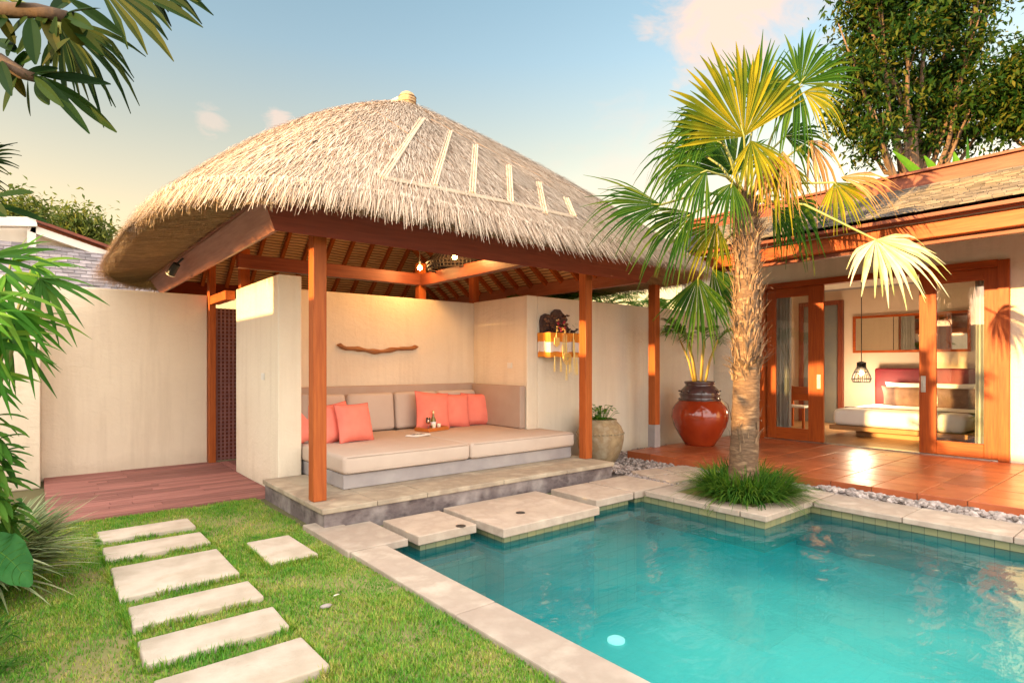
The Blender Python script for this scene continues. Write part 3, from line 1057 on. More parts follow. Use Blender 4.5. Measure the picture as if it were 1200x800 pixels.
for k in range(3):
    a_ = .35 + k * .05
    uu, vv = Vector((math.cos(a_), math.sin(a_), 0)), Vector((-math.sin(a_), math.cos(a_), 0))
    mb.obox(q2 + UP * (.003 + k * .005), uu * (.15 - k * .01), uu.cross(UP) * .09, UP * .002, 0 if k != 2 else 0)
for k in range(4):
    mb.obox(q2 + Vector((-.08 + k * .05, .01 * (k % 2), .0165)), ux * .018, uy * .035, UP * .0012, 1)
tag(mb.build('magazine', [M['white_fab'], pm('ink', (.05, .05, .06), (.1, .1, .12), rough=.5, bump=0)]), 'open magazine lying on the mattress in front of the tray', 'magazine')

# carved wooden bow on the back wall
mb = MB()
pts = []
for i in range(29):
    t_ = i / 28
    px = 395 + 95 * t_
    py = 406.5 + 4.5 * math.sin(t_ * PI) - 4 * math.exp(-((t_ - .02) / .05) ** 2) + 1.0 * math.cos(t_ * 4 * PI) - 1.5 * math.exp(-((t_ - .98) / .04) ** 2)
    qq = at_y(px, py, 7.465)
    pts.append(qq)
rad = [.013 + .018 * math.sin(i / 28 * PI) ** .5 + .014 * math.exp(-((i - 27) / 1.5) ** 2) + .012 * math.exp(-((i - 1) / 1.5) ** 2) + .008 * math.sin(i * 1.1) * (abs(i - 14) < 8) for i in range(29)]
rad[0] = .008
rad[-1] = .01
mb.tube(pts, rad, 10)
tag(mb.build('carved_bow', M['bow'], smooth=True), 'carved curved wooden bow hung on the cream wall above the daybed', 'wall carving')

# switches
for (px, py, pl_, val, lab) in ((597.5, 428, 'x', 5.368, 'white double switch on the return wall beside the daybed panel'), (308.5, 441, 'x', 2.068, 'small white switch on the pier beside the deck')):
    qq = at_x(px, py, val)
    mb = MB()
    mb.box((qq.x - .008, qq.y - .055, qq.z - .04), (qq.x, qq.y + .055, qq.z + .04))
    mb.box((qq.x - .012, qq.y - .045, qq.z - .03), (qq.x - .0085, qq.y - .004, qq.z + .03))
    mb.box((qq.x - .012, qq.y + .004, qq.z - .03), (qq.x - .0085, qq.y + .045, qq.z + .03))
    tag(mb.build('wall_switch', M['switch'], bevel=.002), lab, 'switch')

# ------------------------------------------------------------------ pavilion
pav = thing('pavilion', 'open daybed pavilion with red timber posts under a steep straw thatched roof', 'pavilion', (4.0, 7.6, .2))
ECX, ECY, EAX, EAY = 4.32, 7.80, 3.58, 3.45
EXPN = 5.6


def ring_pt(s, phi):
    a = EAX * (1 - s) + .07 * s
    b = EAY * (1 - s) + .50 * s
    n = EXPN
    c, sn = math.cos(phi), math.sin(phi)
    k = (abs(c) ** n + abs(sn) ** n) ** (-1 / n)
    x = ECX - .27 * s + a * c * k
    y = ECY - .05 * s + b * sn * k
    z = 2.83 + 2.31 * (s + .045 * math.sin(PI * s) + .055 * max(0, -c * k) ** 2.5 * math.sin(PI * s ** .75))
    return Vector((x, y, z))


# equal-arc table of angles round the eave
PH = []
tab = [ring_pt(0, 2 * PI * i / 4000) for i in range(4001)]
cum = [0]
for i in range(4000): cum.append(cum[-1] + (tab[i + 1] - tab[i]).length)
NPH = 260
k = 0
for i in range(NPH):
    tgt = cum[-1] * i / NPH
    while cum[k + 1] < tgt: k += 1
    PH.append(2 * PI * (k + (tgt - cum[k]) / max(1e-9, cum[k + 1] - cum[k])) / 4000)

b = MB()
rings = []
inner = []


def rect_pt(phi, x0, x1, y0, y1, z):
    c, sn = math.cos(phi), math.sin(phi)
    m_ = max(abs(c), abs(sn))
    # square-ish projection consistent with the eave curve
    e = ring_pt(0, phi)
    return Vector((min(max(e.x, x0), x1), min(max(e.y, y0), y1), z))


FX0, FX1, FY0, FY1, FZ0, FZ1 = 1.53, 6.43, 4.95, 10.6, 2.55, 2.775
OUT = .13
rings.append([rect_pt(ph, FX0 - OUT - .01, FX1 + OUT + .01, FY0 - OUT - .01, FY1 + OUT + .01, FZ1 + .01) for ph in PH])
for off, zz in ((-.10, 2.71), (-.03, 2.69), (.03, 2.74), (.02, 2.80)):
    rr_ = []
    for ph in PH:
        e = ring_pt(0, ph)
        d = Vector((e.x - ECX, e.y - ECY, 0)).normalized()
        q = e + d * off
        q.z = zz + .02 * mnoise.noise(Vector((q.x * 2, q.y * 2, 0)))
        rr_.append(q)
    rings.append(rr_)
for i in range(13):
    rings.append([ring_pt(i / 12 * .995, ph) for ph in PH])
vs = [q for r in rings for q in r]
fs = []
for i in range(len(rings) - 1):
    for k in range(NPH):
        a, c_ = i * NPH + k, i * NPH + (k + 1) % NPH
        fs.append((a, c_, c_ + NPH, a + NPH))
b.add(vs, fs)
b.m = [1 if i < 2 * NPH else 0 for i in range(len(fs))]
b.f.append(tuple(range((len(rings) - 1) * NPH, len(rings) * NPH)))
b.m.append(0)
thatch = b.build('thatch', [M['straw_body'], M['straw_under']], pav, smooth=True)

# straw strands lying down the slope and hanging from the eave (numpy)


def ring_np(s, phi):
    a = EAX * (1 - s) + .07 * s
    bb = EAY * (1 - s) + .50 * s
    c, sn = np.cos(phi), np.sin(phi)
    k = (np.abs(c) ** EXPN + np.abs(sn) ** EXPN) ** (-1 / EXPN)
    x = ECX - .27 * s + a * c * k
    y = ECY - .05 * s + bb * sn * k
    z = 2.83 + 2.31 * (s + .045 * np.sin(PI * s) + .055 * np.maximum(0, -c * k) ** 2.5 * np.sin(PI * np.maximum(s, 0) ** .75))
    return np.stack([x, y, z], 1)


def strands(n_top, n_fr):
    cumn = np.array(cum) / cum[-1]
    angs = 2 * PI * np.arange(4001) / 4000
    u = rng.random(n_top)
    phi = np.interp(u, cumn, angs)
    s = 1 - np.sqrt(rng.random(n_top)) * 1.0
    s = np.clip(s + .01, 0.0, .985)
    P0 = ring_np(s, phi)
    Pd = ring_np(s - .02, phi)
    dn = Pd - P0
    dn /= np.linalg.norm(dn, axis=1)[:, None]
    ph2 = phi + 1e-3
    tang = ring_np(s, ph2) - P0
    tang /= (np.linalg.norm(tang, axis=1)[:, None] + 1e-12)
    nr = np.cross(tang, dn)
    nr *= np.sign(nr[:, 2])[:, None]
    nr /= (np.linalg.norm(nr, axis=1)[:, None] + 1e-9)
    L = rng.uniform(.14, .42, n_top)
    w_ = rng.uniform(.0035, .008, n_top)
    jt = rng.normal(0, .10, n_top)[:, None]
    dn2 = dn + tang * jt
    base = P0 + nr * rng.uniform(-.01, .012, n_top)[:, None]
    lift = (rng.random(n_top) ** 4 * .035 + .004)[:, None]
    mid = base + dn2 * (L * .55)[:, None] + nr * lift
    tip = base + dn2 * L[:, None] + nr * lift * rng.uniform(.2, 1.4, n_top)[:, None]
    # strands that run past the eave bend downwards
    over = np.maximum(0, 2.84 - tip[:, 2])
    tip[:, 2] -= over * .35
    side = tang
    # fringe
    uf = rng.random(n_fr)
    pf = np.interp(uf, cumn, angs)
    E0 = ring_np(np.zeros(n_fr), pf)
    out = E0 - np.array([ECX, ECY, 0])
    out[:, 2] = 0
    out /= np.linalg.norm(out, axis=1)[:, None]
    tf = ring_np(np.zeros(n_fr), pf + 1e-3) - E0
    tf /= (np.linalg.norm(tf, axis=1)[:, None] + 1e-12)
    zb = rng.uniform(-.13, .04, n_fr)
    base_f = E0 + out * rng.uniform(-.04, .035, n_fr)[:, None]
    base_f[:, 2] = 2.85 + zb
    Lf = .03 + .09 * rng.random(n_fr) ** 1.7
    jf = rng.normal(0, .22, n_fr)[:, None]
    df = out * rng.uniform(.15, .9, n_fr)[:, None] + tf * jf + np.array([0, 0, -1.0])
    df /= np.linalg.norm(df, axis=1)[:, None]
    mid_f = base_f + df * (Lf * .55)[:, None] + out * .01
    tip_f = base_f + df * Lf[:, None] + np.array([0, 0, -1.0]) * (Lf * .2)[:, None]
    wf = rng.uniform(.004, .009, n_fr)
    base = np.concatenate([base, base_f])
    mid = np.concatenate([mid, mid_f])
    tip = np.concatenate([tip, tip_f])
    side = np.concatenate([side, tf])
    w_ = np.concatenate([w_, wf])[:, None]
    n = len(base)
    vsn = np.empty((n, 6, 3))
    vsn[:, 0] = base - side * w_ / 2
    vsn[:, 1] = base + side * w_ / 2
    vsn[:, 2] = mid - side * w_ / 2
    vsn[:, 3] = mid + side * w_ / 2
    vsn[:, 4] = tip - side * w_ * .2
    vsn[:, 5] = tip + side * w_ * .2
    bi = (np.arange(n) * 6)[:, None]
    f1 = bi + np.array([0, 1, 3, 2])
    f2 = bi + np.array([2, 3, 5, 4])
    return vsn.reshape(-1, 3), np.concatenate([f1, f2])


v_, f_ = strands(190000, 30000)
mesh_np('straw_layer', v_, f_, M['straw'], pav, origin=(ECX, ECY, 2.6))


def under_strands(n):
    u = rng.random(n)
    phi = np.interp(u, np.array(cum) / cum[-1], 2 * PI * np.arange(4001) / 4000)
    e = ring_np(np.zeros(n), phi)
    i_ = e.copy()
    i_[:, 0] = np.clip(e[:, 0], FX0 - OUT, FX1 + OUT)
    i_[:, 1] = np.clip(e[:, 1], FY0 - OUT, FY1 + OUT)
    i_[:, 2] = FZ1 - .005
    e[:, 2] = 2.695
    d = e - i_
    L_ = np.linalg.norm(d, axis=1)[:, None]
    d /= L_
    t0 = rng.random((n, 1)) * .95
    tg = np.cross(d, [0, 0, 1.0]) + rng.normal(0, .05, (n, 3))
    tg /= np.linalg.norm(tg, axis=1)[:, None]
    base = i_ + d * t0 * L_ - np.array([0, 0, 1.0]) * rng.uniform(.0, .012, (n, 1))
    ll = rng.uniform(.08, .26, (n, 1))
    tip = base + (d + tg * rng.normal(0, .25, (n, 1))) * ll
    tip[:, 2] -= rng.uniform(.0, .02, n)
    w_ = rng.uniform(.004, .010, (n, 1))
    v = np.empty((n, 4, 3))
    v[:, 0] = base - tg * w_ / 2
    v[:, 1] = base + tg * w_ / 2
    v[:, 2] = tip + tg * w_ * .2
    v[:, 3] = tip - tg * w_ * .2
    return v.reshape(-1, 3), (np.arange(n) * 4)[:, None] + np.array([0, 1, 2, 3])


v_, f_ = under_strands(22000)
mesh_np('straw_underside', v_, f_, pm('under_straw', (.50, .31, .14), (.29, .17, .075), scale=6, rough=.8, bump=0, island=.5), pav, origin=(ECX, ECY, 2.6))


def roof_hit(px, py, lift=.03):
    """where the sight line meets the outer thatch"""
    r = ray(px, py)
    t = 3.0
    while t < 14:
        q = EYEP + r * t
        # find s at (x,y)
        lo, hi = -.3, 1.0
        for _ in range(24):
            mid = (lo + hi) / 2
            a = EAX * (1 - mid) + .07 * mid
            bb = EAY * (1 - mid) + .50 * mid
            val = (abs((q.x - ECX + .27 * mid) / a)) ** EXPN + (abs((q.y - ECY + .05 * mid) / bb)) ** EXPN
            if val < 1: lo = mid
            else: hi = mid
        s_ = lo
        if s_ > 0:
            un = max(0, -(q.x - ECX + .27 * s_) / (EAX * (1 - s_) + .07 * s_))
            zz = 2.83 + 2.31 * (s_ + .045 * math.sin(PI * s_) + .055 * un ** 2.5 * math.sin(PI * s_ ** .75)) + lift
            if q.z < zz: return q
        t += .01
    return None


# bamboo battens laid over the thatch
bat = [((495, 139), (448, 208)), ((527, 153), (508, 217)), ((557, 170), (553, 226)), ((596, 194), (598, 237)), ((631, 214), (638, 250)), ((663, 232), (672, 253))]
M['batten'] = pm('pale_bamboo', (.52, .41, .30), (.40, .30, .21), scale=10, rough=.6, bump=.2)


def on_roof(p0, p1, n=7, lift=.035):
    out = []
    for i in range(n):
        t_ = i / (n - 1)
        q = roof_hit(p0[0] + (p1[0] - p0[0]) * t_, p0[1] + (p1[1] - p0[1]) * t_, lift)
        if q is not None: out.append(q)
    return out


rr0 = random.Random(2)
for a, c_ in bat:
    pts = on_roof(a, c_)
    if len(pts) > 2:
        b = MB()
        for off in (-.02, .004, .026):
            b.tube([q + Vector((off, -off * .5, rr0.uniform(-.006, .006))) for q in pts], .011, 6)
        b.build('roof_batten', M['batten'], pav)
for seq in ([(448, 209), (520, 223), (600, 239), (672, 255)], ):
    b = MB()
    pts = []
    for i in range(len(seq) - 1): pts += on_roof(seq[i], seq[i + 1], 6)[: -1 if i < len(seq) - 2 else None]
    b.tube(pts, .015, 6)
    b.tube([q + Vector((0, .025, .025)) for q in pts], .012, 6)
    b.build('roof_rail', M['batten'], pav)
b = MB()
for (a, c_) in (((482, 155), (700, 262)), ((470, 178), (690, 262)), ((458, 195), (680, 259)), ((497, 139), (668, 231)), ((440, 130), (560, 215)), ((420, 140), (520, 222)), ((505, 140), (650, 215)), ((470, 116), (720, 245))):
    pts = on_roof(a, c_, 10, .02)
    if len(pts) > 2: b.tube(pts, .007, 4)
b.build('tie_string', M['fibre'], pav)
# ridge roll and tied finial
b = MB()
rp = [Vector((4.05, 7.30, 5.16)), Vector((4.05, 7.6, 5.18)), Vector((4.05, 8.0, 5.15)), Vector((4.03, 8.4, 5.04))]
b.tube(rp, [.10, .11, .11, .09], 12)
b.build('ridge_roll', M['straw'], pav, smooth=True)
b = MB()
b.lathe((4.05, 7.25, 5.07), [(.10, -.03), (.115, .03), (.122, .08), (.115, .13), (.09, .17), (.05, .195), (0, .20)], 16, wob=.08)
b.build('finial', pm('finial_straw', (.50, .33, .16), (.36, .22, .10), scale=12, rough=.8, bump=.5, stretch=(3, 3, 1)), pav, smooth=True)
b = MB()
for zz in (.04, .08, .12):
    b.lathe((4.05, 7.25, 5.07 + zz), [(.112, -.005), (.127, 0), (.112, .005)], 16)
b.build('finial_cord', M['dwood_x'], pav)

# ceiling matting and rafters under the thatch
b = MB()
cx0, cx1, cy0, cy1, cz = FX0 - OUT, FX1 + OUT, FY0 - OUT, FY1 + OUT, FZ1
RX, RY0, RY1, RZ = 3.98, 7.3, 8.25, 4.93
c4 = [(cx0, cy0, cz), (cx1, cy0, cz), (cx1, cy1, cz), (cx0, cy1, cz), (RX, RY0, RZ), (RX, RY1, RZ)]
b.add(c4, [(0, 1, 4), (1, 2, 5, 4), (2, 3, 5), (3, 0, 4, 5)])
b.build('ceiling_matting', M['matting'], pav)


def rafter(a, c_, up):
    b = MB()
    a, c_ = Vector(a), Vector(c_)
    off = Vector(up) * -.045
    b.beam(a + off, c_ + off, .05, .075, up)
    b.build('rafter', M['wood_x'], pav)


step = .37
n = int((cx1 - cx0) / step)
for face in (0, 1):
    y0 = cy0 if face == 0 else cy1
    yr = RY0 if face == 0 else RY1
    nrm = Vector((0, (-1 if face == 0 else 1) * (RZ - cz), abs(yr - y0))).normalized()
    for i in range(1, n + 1):
        x = cx0 + i * (cx1 - cx0) / (n + 1)
        f = (x - cx0) / (RX - cx0) if x < RX else (cx1 - x) / (cx1 - RX)
        f = min(f, 1) * .97
        rafter((x, y0, cz), (x, y0 + (yr - y0) * f, cz + (RZ - cz) * f), nrm)
n = int((cy1 - cy0) / step)
for face in (0, 1):
    x0 = cx0 if face == 0 else cx1
    nrm = Vector(((-1 if face == 0 else 1) * (RZ - cz), 0, abs(RX - x0))).normalized()
    for i in range(1, n + 1):
        y = cy0 + i * (cy1 - cy0) / (n + 1)
        f = (y - cy0) / (RY0 - cy0) if y < RY0 else ((cy1 - y) / (cy1 - RY1) if y > RY1 else 1)
        f = min(f, 1) * .97
        rafter((x0, y, cz), (x0 + (RX - x0) * f, y, cz + (RZ - cz) * f), nrm)

# tilted fascia boards round the eaves


def fascia(pb0, pb1, out0, out1, name, mat):
    b = MB()
    pb0, pb1 = Vector(pb0), Vector(pb1)
    pt0, pt1 = pb0 + Vector(out0), pb1 + Vector(out1)
    inn = (Vector((ECX, ECY, 0)) - Vector((pb0.x + pb1.x, pb0.y + pb1.y, 0)) / 2)
    # inward thickness along board normal
    if abs(pb0.x - pb1.x) > abs(pb0.y - pb1.y): th = Vector((0, math.copysign(.04, inn.y), .01))
    else: th = Vector((math.copysign(.04, inn.x), 0, .01))
    along = (pb1 - pb0).normalized()
    vs = [pb0, pb1, pt1, pt0, pb0 + th + along * .04, pb1 + th - along * .04, pt1 + th - along * .04, pt0 + th + along * .04]
    b.add(vs, [(0, 1, 2, 3), (7, 6, 5, 4), (0, 4, 5, 1), (1, 5, 6, 2), (2, 6, 7, 3), (3, 7, 4, 0)])
    o = b.build(name, mat, pav)
    return o


h_ = FZ1 - FZ0
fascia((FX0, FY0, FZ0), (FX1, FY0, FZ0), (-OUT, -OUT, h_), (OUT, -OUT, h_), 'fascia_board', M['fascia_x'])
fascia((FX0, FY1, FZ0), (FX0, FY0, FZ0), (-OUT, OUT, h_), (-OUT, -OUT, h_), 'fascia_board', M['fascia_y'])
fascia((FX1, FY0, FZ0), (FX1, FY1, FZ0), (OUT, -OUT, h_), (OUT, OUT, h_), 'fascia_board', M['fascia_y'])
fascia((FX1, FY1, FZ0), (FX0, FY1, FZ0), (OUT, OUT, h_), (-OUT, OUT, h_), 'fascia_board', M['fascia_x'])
# dark trim strip along the top of the left board
b = MB()
b.beam((FX0 - OUT - .03, FY0 - OUT, FZ1 + .005), (FX0 - OUT - .03, FY1 + OUT, FZ1 + .005), .03, .045)
b.build('fascia_trim', M['dwood_y'], pav)
# posts
for (x, y, z0, z1, s_) in ((2.0, 5.24, .2, 2.70, .125), (5.64, 5.33, .2, 2.70, .125), (2.12, 8.12, 2.44, 2.95, .12), (4.47, 7.6, 2.41, 2.95, .12), (5.45, 7.6, 2.41, 3.3, .12)):
    b = MB()
    b.box((x - s_ / 2, y - s_ / 2, z0), (x + s_ / 2, y + s_ / 2, z1))
    b.build('post', M['wood_z'], pav, bevel=.008)
for a, c_, ax in (((1.9, 7.58, 2.70), (4.75, 7.58, 2.70), 'x'), ((4.47, 5.2, 2.69), (4.47, 7.51, 2.69), 'y'), ((1.98, 5.0, 2.95), (1.98, 9.4, 2.95), 'y'), ((1.7, 5.26, 2.77), (6.1, 5.26, 2.77), 'x')):
    b = MB()
    b.beam(a, c_, .11, .17 if a[2] < 2.75 else .14)
    b.build('plate_beam', M['dwood_' + ax], pav, bevel=.006)

# lamps under the roof
WOVEN = pm('woven_dark', (.022, .015, .014), (.04, .027, .022), scale=20, rough=.7)
c0 = at_y(534, 309, 6.75)
lt = thing('woven_lamp', 'wide dark woven lampshade hanging under the pavilion ceiling', 'lamp', c0)
b = MB()
R0 = .40
for k in range(46):
    a = 2 * PI * k / 46
    d = Vector((math.cos(a), math.sin(a), 0))
    b.tube([c0 + d * .12 + UP * .13, c0 + d * R0 * .8 + UP * .10, c0 + d * R0 + UP * .0, c0 + d * R0 * .93 - UP * .09], .009, 4)
for rr_, zz in ((R0, 0), (R0 * .93, -.09), (R0 * .8, .10), (R0 * .5, .118), (.12, .13), (R0 * .97, -.045)):
    b.tube([c0 + Vector((math.cos(2 * PI * k / 40) * rr_, math.sin(2 * PI * k / 40) * rr_, zz)) for k in range(41)], .010, 4, caps=False)
b.build('shade', WOVEN, lt)
b = MB()
b.lathe(c0 + UP * .0, [(R0 * .9, -.02), (R0 * .78, .085), (.1, .12)], 32)
b.build('shade_lining', pm('lining_dark', (.035, .025, .03), (.05, .035, .04), rough=.8, bump=0), lt)
b = MB()
b.tube([c0 + UP * .13, c0 + UP * 1.2], .006, 6)
b.build('cord', M['black'], lt)


def bulb_lamp(px, py, y, label, r=.032, cordlen=.25, power=11):
    q = at_y(px, py, y)
    t = thing('bulb_lamp', label, 'lamp', q)
    b = MB()
    b.lathe(q - UP * r, [(0, 0), (r * .7, r * .25), (r, r * .9), (r * .75, r * 1.6), (r * .35, r * 2.1), (0, r * 2.15)], 16)
    b.build('bulb', M['bulb'], t, smooth=True)
    b = MB()
    b.lathe(q + UP * r * 1.1, [(r * .55, 0), (r * .6, r * 1.6), (r * .3, r * 2.2), (0, r * 2.2)], 12)
    b.tube([q + UP * r * 3, q + UP * (cordlen + r * 3)], .005, 6)
    b.build('lamp_holder', M['black'], t)
    L = bpy.data.lights.new('bulb_light', 'POINT')
    L.energy = power
    L.color = (1, .52, .17)
    L.shadow_soft_size = .09
    lo = bpy.data.objects.new('bulb_light', L)
    col.objects.link(lo)
    lo.location = q + Vector((-.06, -.10, .02))
    return q


bulb_lamp(492, 314, 7.15, 'glowing bare bulb hanging beside the inner corner post of the pavilion', cordlen=.5)
bulb_lamp(533, 301, 6.25, 'glowing bulb in front of the wide woven lampshade', cordlen=.7, power=13)

# spot lamp on the left fascia
q = at_x(203, 316, FX0 - .21)
sp_ = thing('spot_lamp', 'small black spot lamp clamped to the left fascia board', 'spot lamp', q)
axis = (Vector((-.35, .55, -.75))).normalized()
b = MB()
b.tube([q - axis * .10, q - axis * .09, q + axis * .06, q + axis * .065], [.02, .042, .05, .052], 16)
b.build('lamp_body', M['black'], sp_, smooth=False)
b = MB()
b.tube([q + axis * .066, q + axis * .075], [.056, .056], 16)
b.build('lamp_rim', M['switch'], sp_)
b = MB()
b.tube([q - axis * .09, q - axis * .14 + Vector((.03, 0, .02)), q - axis * .16 + Vector((.06, 0, .03))], .014, 8)
b.build('bracket', M['black'], sp_)

# ------------------------------------------------------------------ house shrine on the wall
sh = thing('wall_shrine', 'carved dark wall shrine draped in orange and white cloth with hanging tassels', 'shrine', at_y(652, 419, 6.19))
SY = 6.19
cl = {'orange': pm('shrine_orange', (.75, .26, .02), (.66, .2, .015), scale=12, rough=.7, bump=.2, bscale=40),
      'white': pm('shrine_white', (.78, .68, .62), (.7, .6, .54), scale=12, rough=.8, bump=.2, bscale=40),
      'carve': pm('shrine_carving', (.035, .018, .025), (.10, .045, .03), scale=22, rough=.5, bump=.8, bdist=.02, bscale=30),
      'gold': pm('shrine_gold', (.85, .60, .22), (.70, .46, .12), scale=25, rough=.4, bump=.3, metallic=.3),
      'red': pm('shrine_red', (.55, .03, .06), (.4, .02, .05), scale=20, rough=.6)}


def sxz(px, py): return at_y(px, py, SY)


def fxz(px, py): return at_y(px, py, SY - .27)


SD = .24


def wrapcloth(name, y0, y1, mat, grow=0.0):
    b = MB()
    a0, a1 = sxz(631, y0), sxz(674, y1)
    x0, x1 = sxz(630.5, 400).x, sxz(672, 400).x - .10
    zt, zb = sxz(640, y0).z, sxz(640, y1).z
    n = 40
    top, bot = [], []
    for i in range(n + 1):
        t_ = i / n
        # U-shaped path round the shelf: wall - left side - front - right side
        L1, L2 = SD, (x1 - x0)
        d = t_ * (2 * L1 + L2)
        if d < L1: p_ = Vector((x0 - grow, SY - d, 0))
        elif d < L1 + L2: p_ = Vector((x0 + d - L1, SY - SD - grow, 0))
        else: p_ = Vector((x1 + grow, SY - SD + (d - L1 - L2), 0))
        wv = .006 * math.sin(d * 55)
        top.append(p_ + UP * zt)
        bot.append(p_ + Vector((wv, -abs(wv), zb + .006 * math.sin(d * 21))))
    b.add(top + bot, [(i, i + 1, n + 2 + i, n + 1 + i) for i in range(n)])
    b.build(name, mat, sh)
    return x0, x1, zt, zb


x0, x1, zt, zb = wrapcloth('orange_cloth', 390.5, 401, cl['orange'], .012)
wrapcloth('white_cloth', 400, 412.5, cl['white'], .008)
wrapcloth('lower_cloth', 411, 418.5, cl['orange'], .004)
b = MB()
b.box((x0 + .005, SY - SD + .005, zb + .05), (x1 - .005, SY, zt + .005))
b.build('shelf', cl['carve'], sh)
# lobed carved back and figure


def lobed(name, pts, th, mat, yoff=0):
    b = MB()
    n = len(pts)
    f = [sxz(*p_) + Vector((0, -th - yoff, 0)) for p_ in pts]
    k = [sxz(*p_) + Vector((0, -yoff - .002, 0)) for p_ in pts]
    b.add(f + k, [tuple(range(n)), tuple(reversed(range(n, 2 * n)))] + [(i, n + i, n + (i + 1) % n, (i + 1) % n) for i in range(n)])
    return b.build(name, mat, sh, bevel=.006)


lobed('carved_back', [(632, 391), (631.5, 376), (633, 370), (637, 367.5), (641, 368.5), (644, 371), (645, 366), (649, 362.5), (654, 363), (657, 367), (660, 370), (663, 375), (660, 379), (664, 384), (664, 391)], .05, cl['carve'])
b = MB()
rr = random.Random(4)
for k in range(60):
    px, py = rr.uniform(633, 661), rr.uniform(369, 389)
    if px < 643 and py < 370: continue
    q = sxz(px, py) + Vector((0, -.055 - rr.random() * .05, 0))
    b.rock(q, rr.uniform(.012, .03), k)
b.build('relief_carving', pm('relief', (.05, .02, .03), (.30, .13, .05), scale=26, rough=.45, bump=.6, island=.5), sh)
b = MB()
for k in range(9):
    q = sxz(rr.uniform(663, 673), rr.uniform(385, 390)) + Vector((-.05, -.12, 0))
    b.rock(q, rr.uniform(.014, .028), k + 90)
b.build('carved_horn', cl['carve'], sh)
b = MB()
for k in range(22):
    q = fxz(rr.uniform(653, 664), rr.uniform(374, 389)) + Vector((0, .03, 0))
    b.rock(q, rr.uniform(.014, .026), k + 200, mi=0 if rr.random() < .5 else 1)
b.build('offering_flowers', [cl['red'], cl['gold']], sh)


def hang(px, py0, py1, r0, r1, mat, name='tassel', yo=.27):
    b = MB()
    a = fxz(px, py0)
    z1 = fxz(px, py1).z
    h = a.z - z1
    for k in range(9):
        o_ = Vector((rr.uniform(-1, 1) * r1, rr.uniform(-1, 1) * r1 * .5, 0))
        b.tube([a, a + o_ * .6 - UP * h * .5, a + o_ - UP * h * rr.uniform(.9, 1)], [r0, r0 * 1.2, r0 * .5], 4)
    b.build(name, mat, sh)


for px, a, c_ in ((650, 417, 436), (657, 418, 436), (664, 424, 446), (673, 398, 440), (676, 416, 440), (668, 416, 438)):
    hang(px, a, c_, .006, .022, cl['gold'] if px not in (669, 683) else cl['white'])
for px, a, c_ in ((652, 389, 404), (662, 386, 424), (672, 390, 414), (660, 390, 420), (664, 392, 428)):
    hang(px, a, c_, .004, .018, cl['gold'], 'gold_chain')
b = MB()
ctr = fxz(664, 420) + Vector((0, -.015, 0))
for k in range(12):
    a = 2 * PI * k / 12
    b.tube([ctr + Vector((math.cos(a) * .025, 0, math.sin(a) * .025)), ctr + Vector((math.cos(a) * .075, 0, math.sin(a) * .075))], [.008, .005], 5)
for rr_ in (.03, .055, .08):
    b.tube([ctr + Vector((math.cos(2 * PI * k / 24) * rr_, 0, math.sin(2 * PI * k / 24) * rr_)) for k in range(25)], .006, 5, caps=False)
b.build('round_medallion', cl['gold'], sh)
b = MB()
ctr = fxz(652, 400) + Vector((0, -.01, 0))
dm = [ctr + Vector(p_) for p_ in ((-.045, 0, .05), (.045, 0, .05), (.05, 0, -.04), (0, 0, -.075), (-.05, 0, -.04))]
b.tube(dm + [dm[0]], .006, 5)
b.add(dm, [(0, 1, 2, 3, 4)])
b.build('pennant', cl['gold'], sh)

# ------------------------------------------------------------------ terrace, gravel, pots
TER = .12
HX = 10.15          # plane of the sliding doors
tb = MB()
tb.box((7.02, -3, -.03), (HX + .1, 5.74, .10))
struct(tb.build('terrace_base', M['grout'], origin=(0, 0, 0)))
tm = MB()
ts = .42
x = 7.0
yedges = []
y = 5.75
while y > -3:
    yedges.append(y)
    y -= ts
xi = 0
while x < HX - .02:
    x1_ = min(x + ts, HX - .01)
    for y in yedges:
        tm.box((x + .004, y - ts + .004, .085 if xi else .0), (x1_ - .004, y - .004, TER + random.uniform(-.0012, .0012)))
    x = x1_
    xi += 1
struct(tm.build('terrace', M['terracotta'], origin=(0, 0, 0), bevel=.004))

pts = []
rr = random.Random(11)


def in_pebble(x, y):
    if 6.79 < x < 6.99 and -2.5 < y < 4.0: return True
    if 5.60 < x < 7.0 and 4.08 < y < 6.19:
        if x < 5.82 and y < 4.85: return False
        if x < 5.72 and y < 6.19 and y > 4.86: return False
        return True
    if 7.0 <= x < 10.1 and 5.76 < y < 6.19: return True
    return False


pb = MB()
cnt = 0
while cnt < 5200:
    if rr.random() < .42: x, y = rr.uniform(6.8, 6.985), rr.uniform(-.6, 4.05)
    else: x, y = rr.uniform(5.6, 8.6), rr.uniform(4.08, 6.19)
    if not in_pebble(x, y): continue
    big = x > 6.79 and y < 2.9
    r = rr.uniform(.02, .042) if big else rr.uniform(.014, .03)
    zz = rr.uniform(.005, .03) + (.03 if big and rr.random() < .4 else 0) + (.05 * max(0, 1 - abs(x - 5.75) / .25) if 4.86 < y < 5.6 else 0)
    pb.rock((x, y, zz), r, cnt)
    cnt += 1
o = pb.build('pebbles', M['pebble'], origin=(0, 0, 0))
tag(o, 'grey river pebbles filling the strip between the coping and the terrace', None, None, 'stuff')
gb = MB()
for a, c_ in (((6.781, -2.6), (6.999, 4.06)), ((5.60, 4.062), (6.999, 6.195)), ((7.0, 5.751), (10.1, 6.195))):
    gb.box((a[0], a[1], -.03), (c_[0], c_[1], .006))
struct(gb.build('gravel_bed', pm('gravel_sand', (.20, .16, .14), (.13, .11, .1), scale=30, rough=.95), origin=(0, 0, 0)))
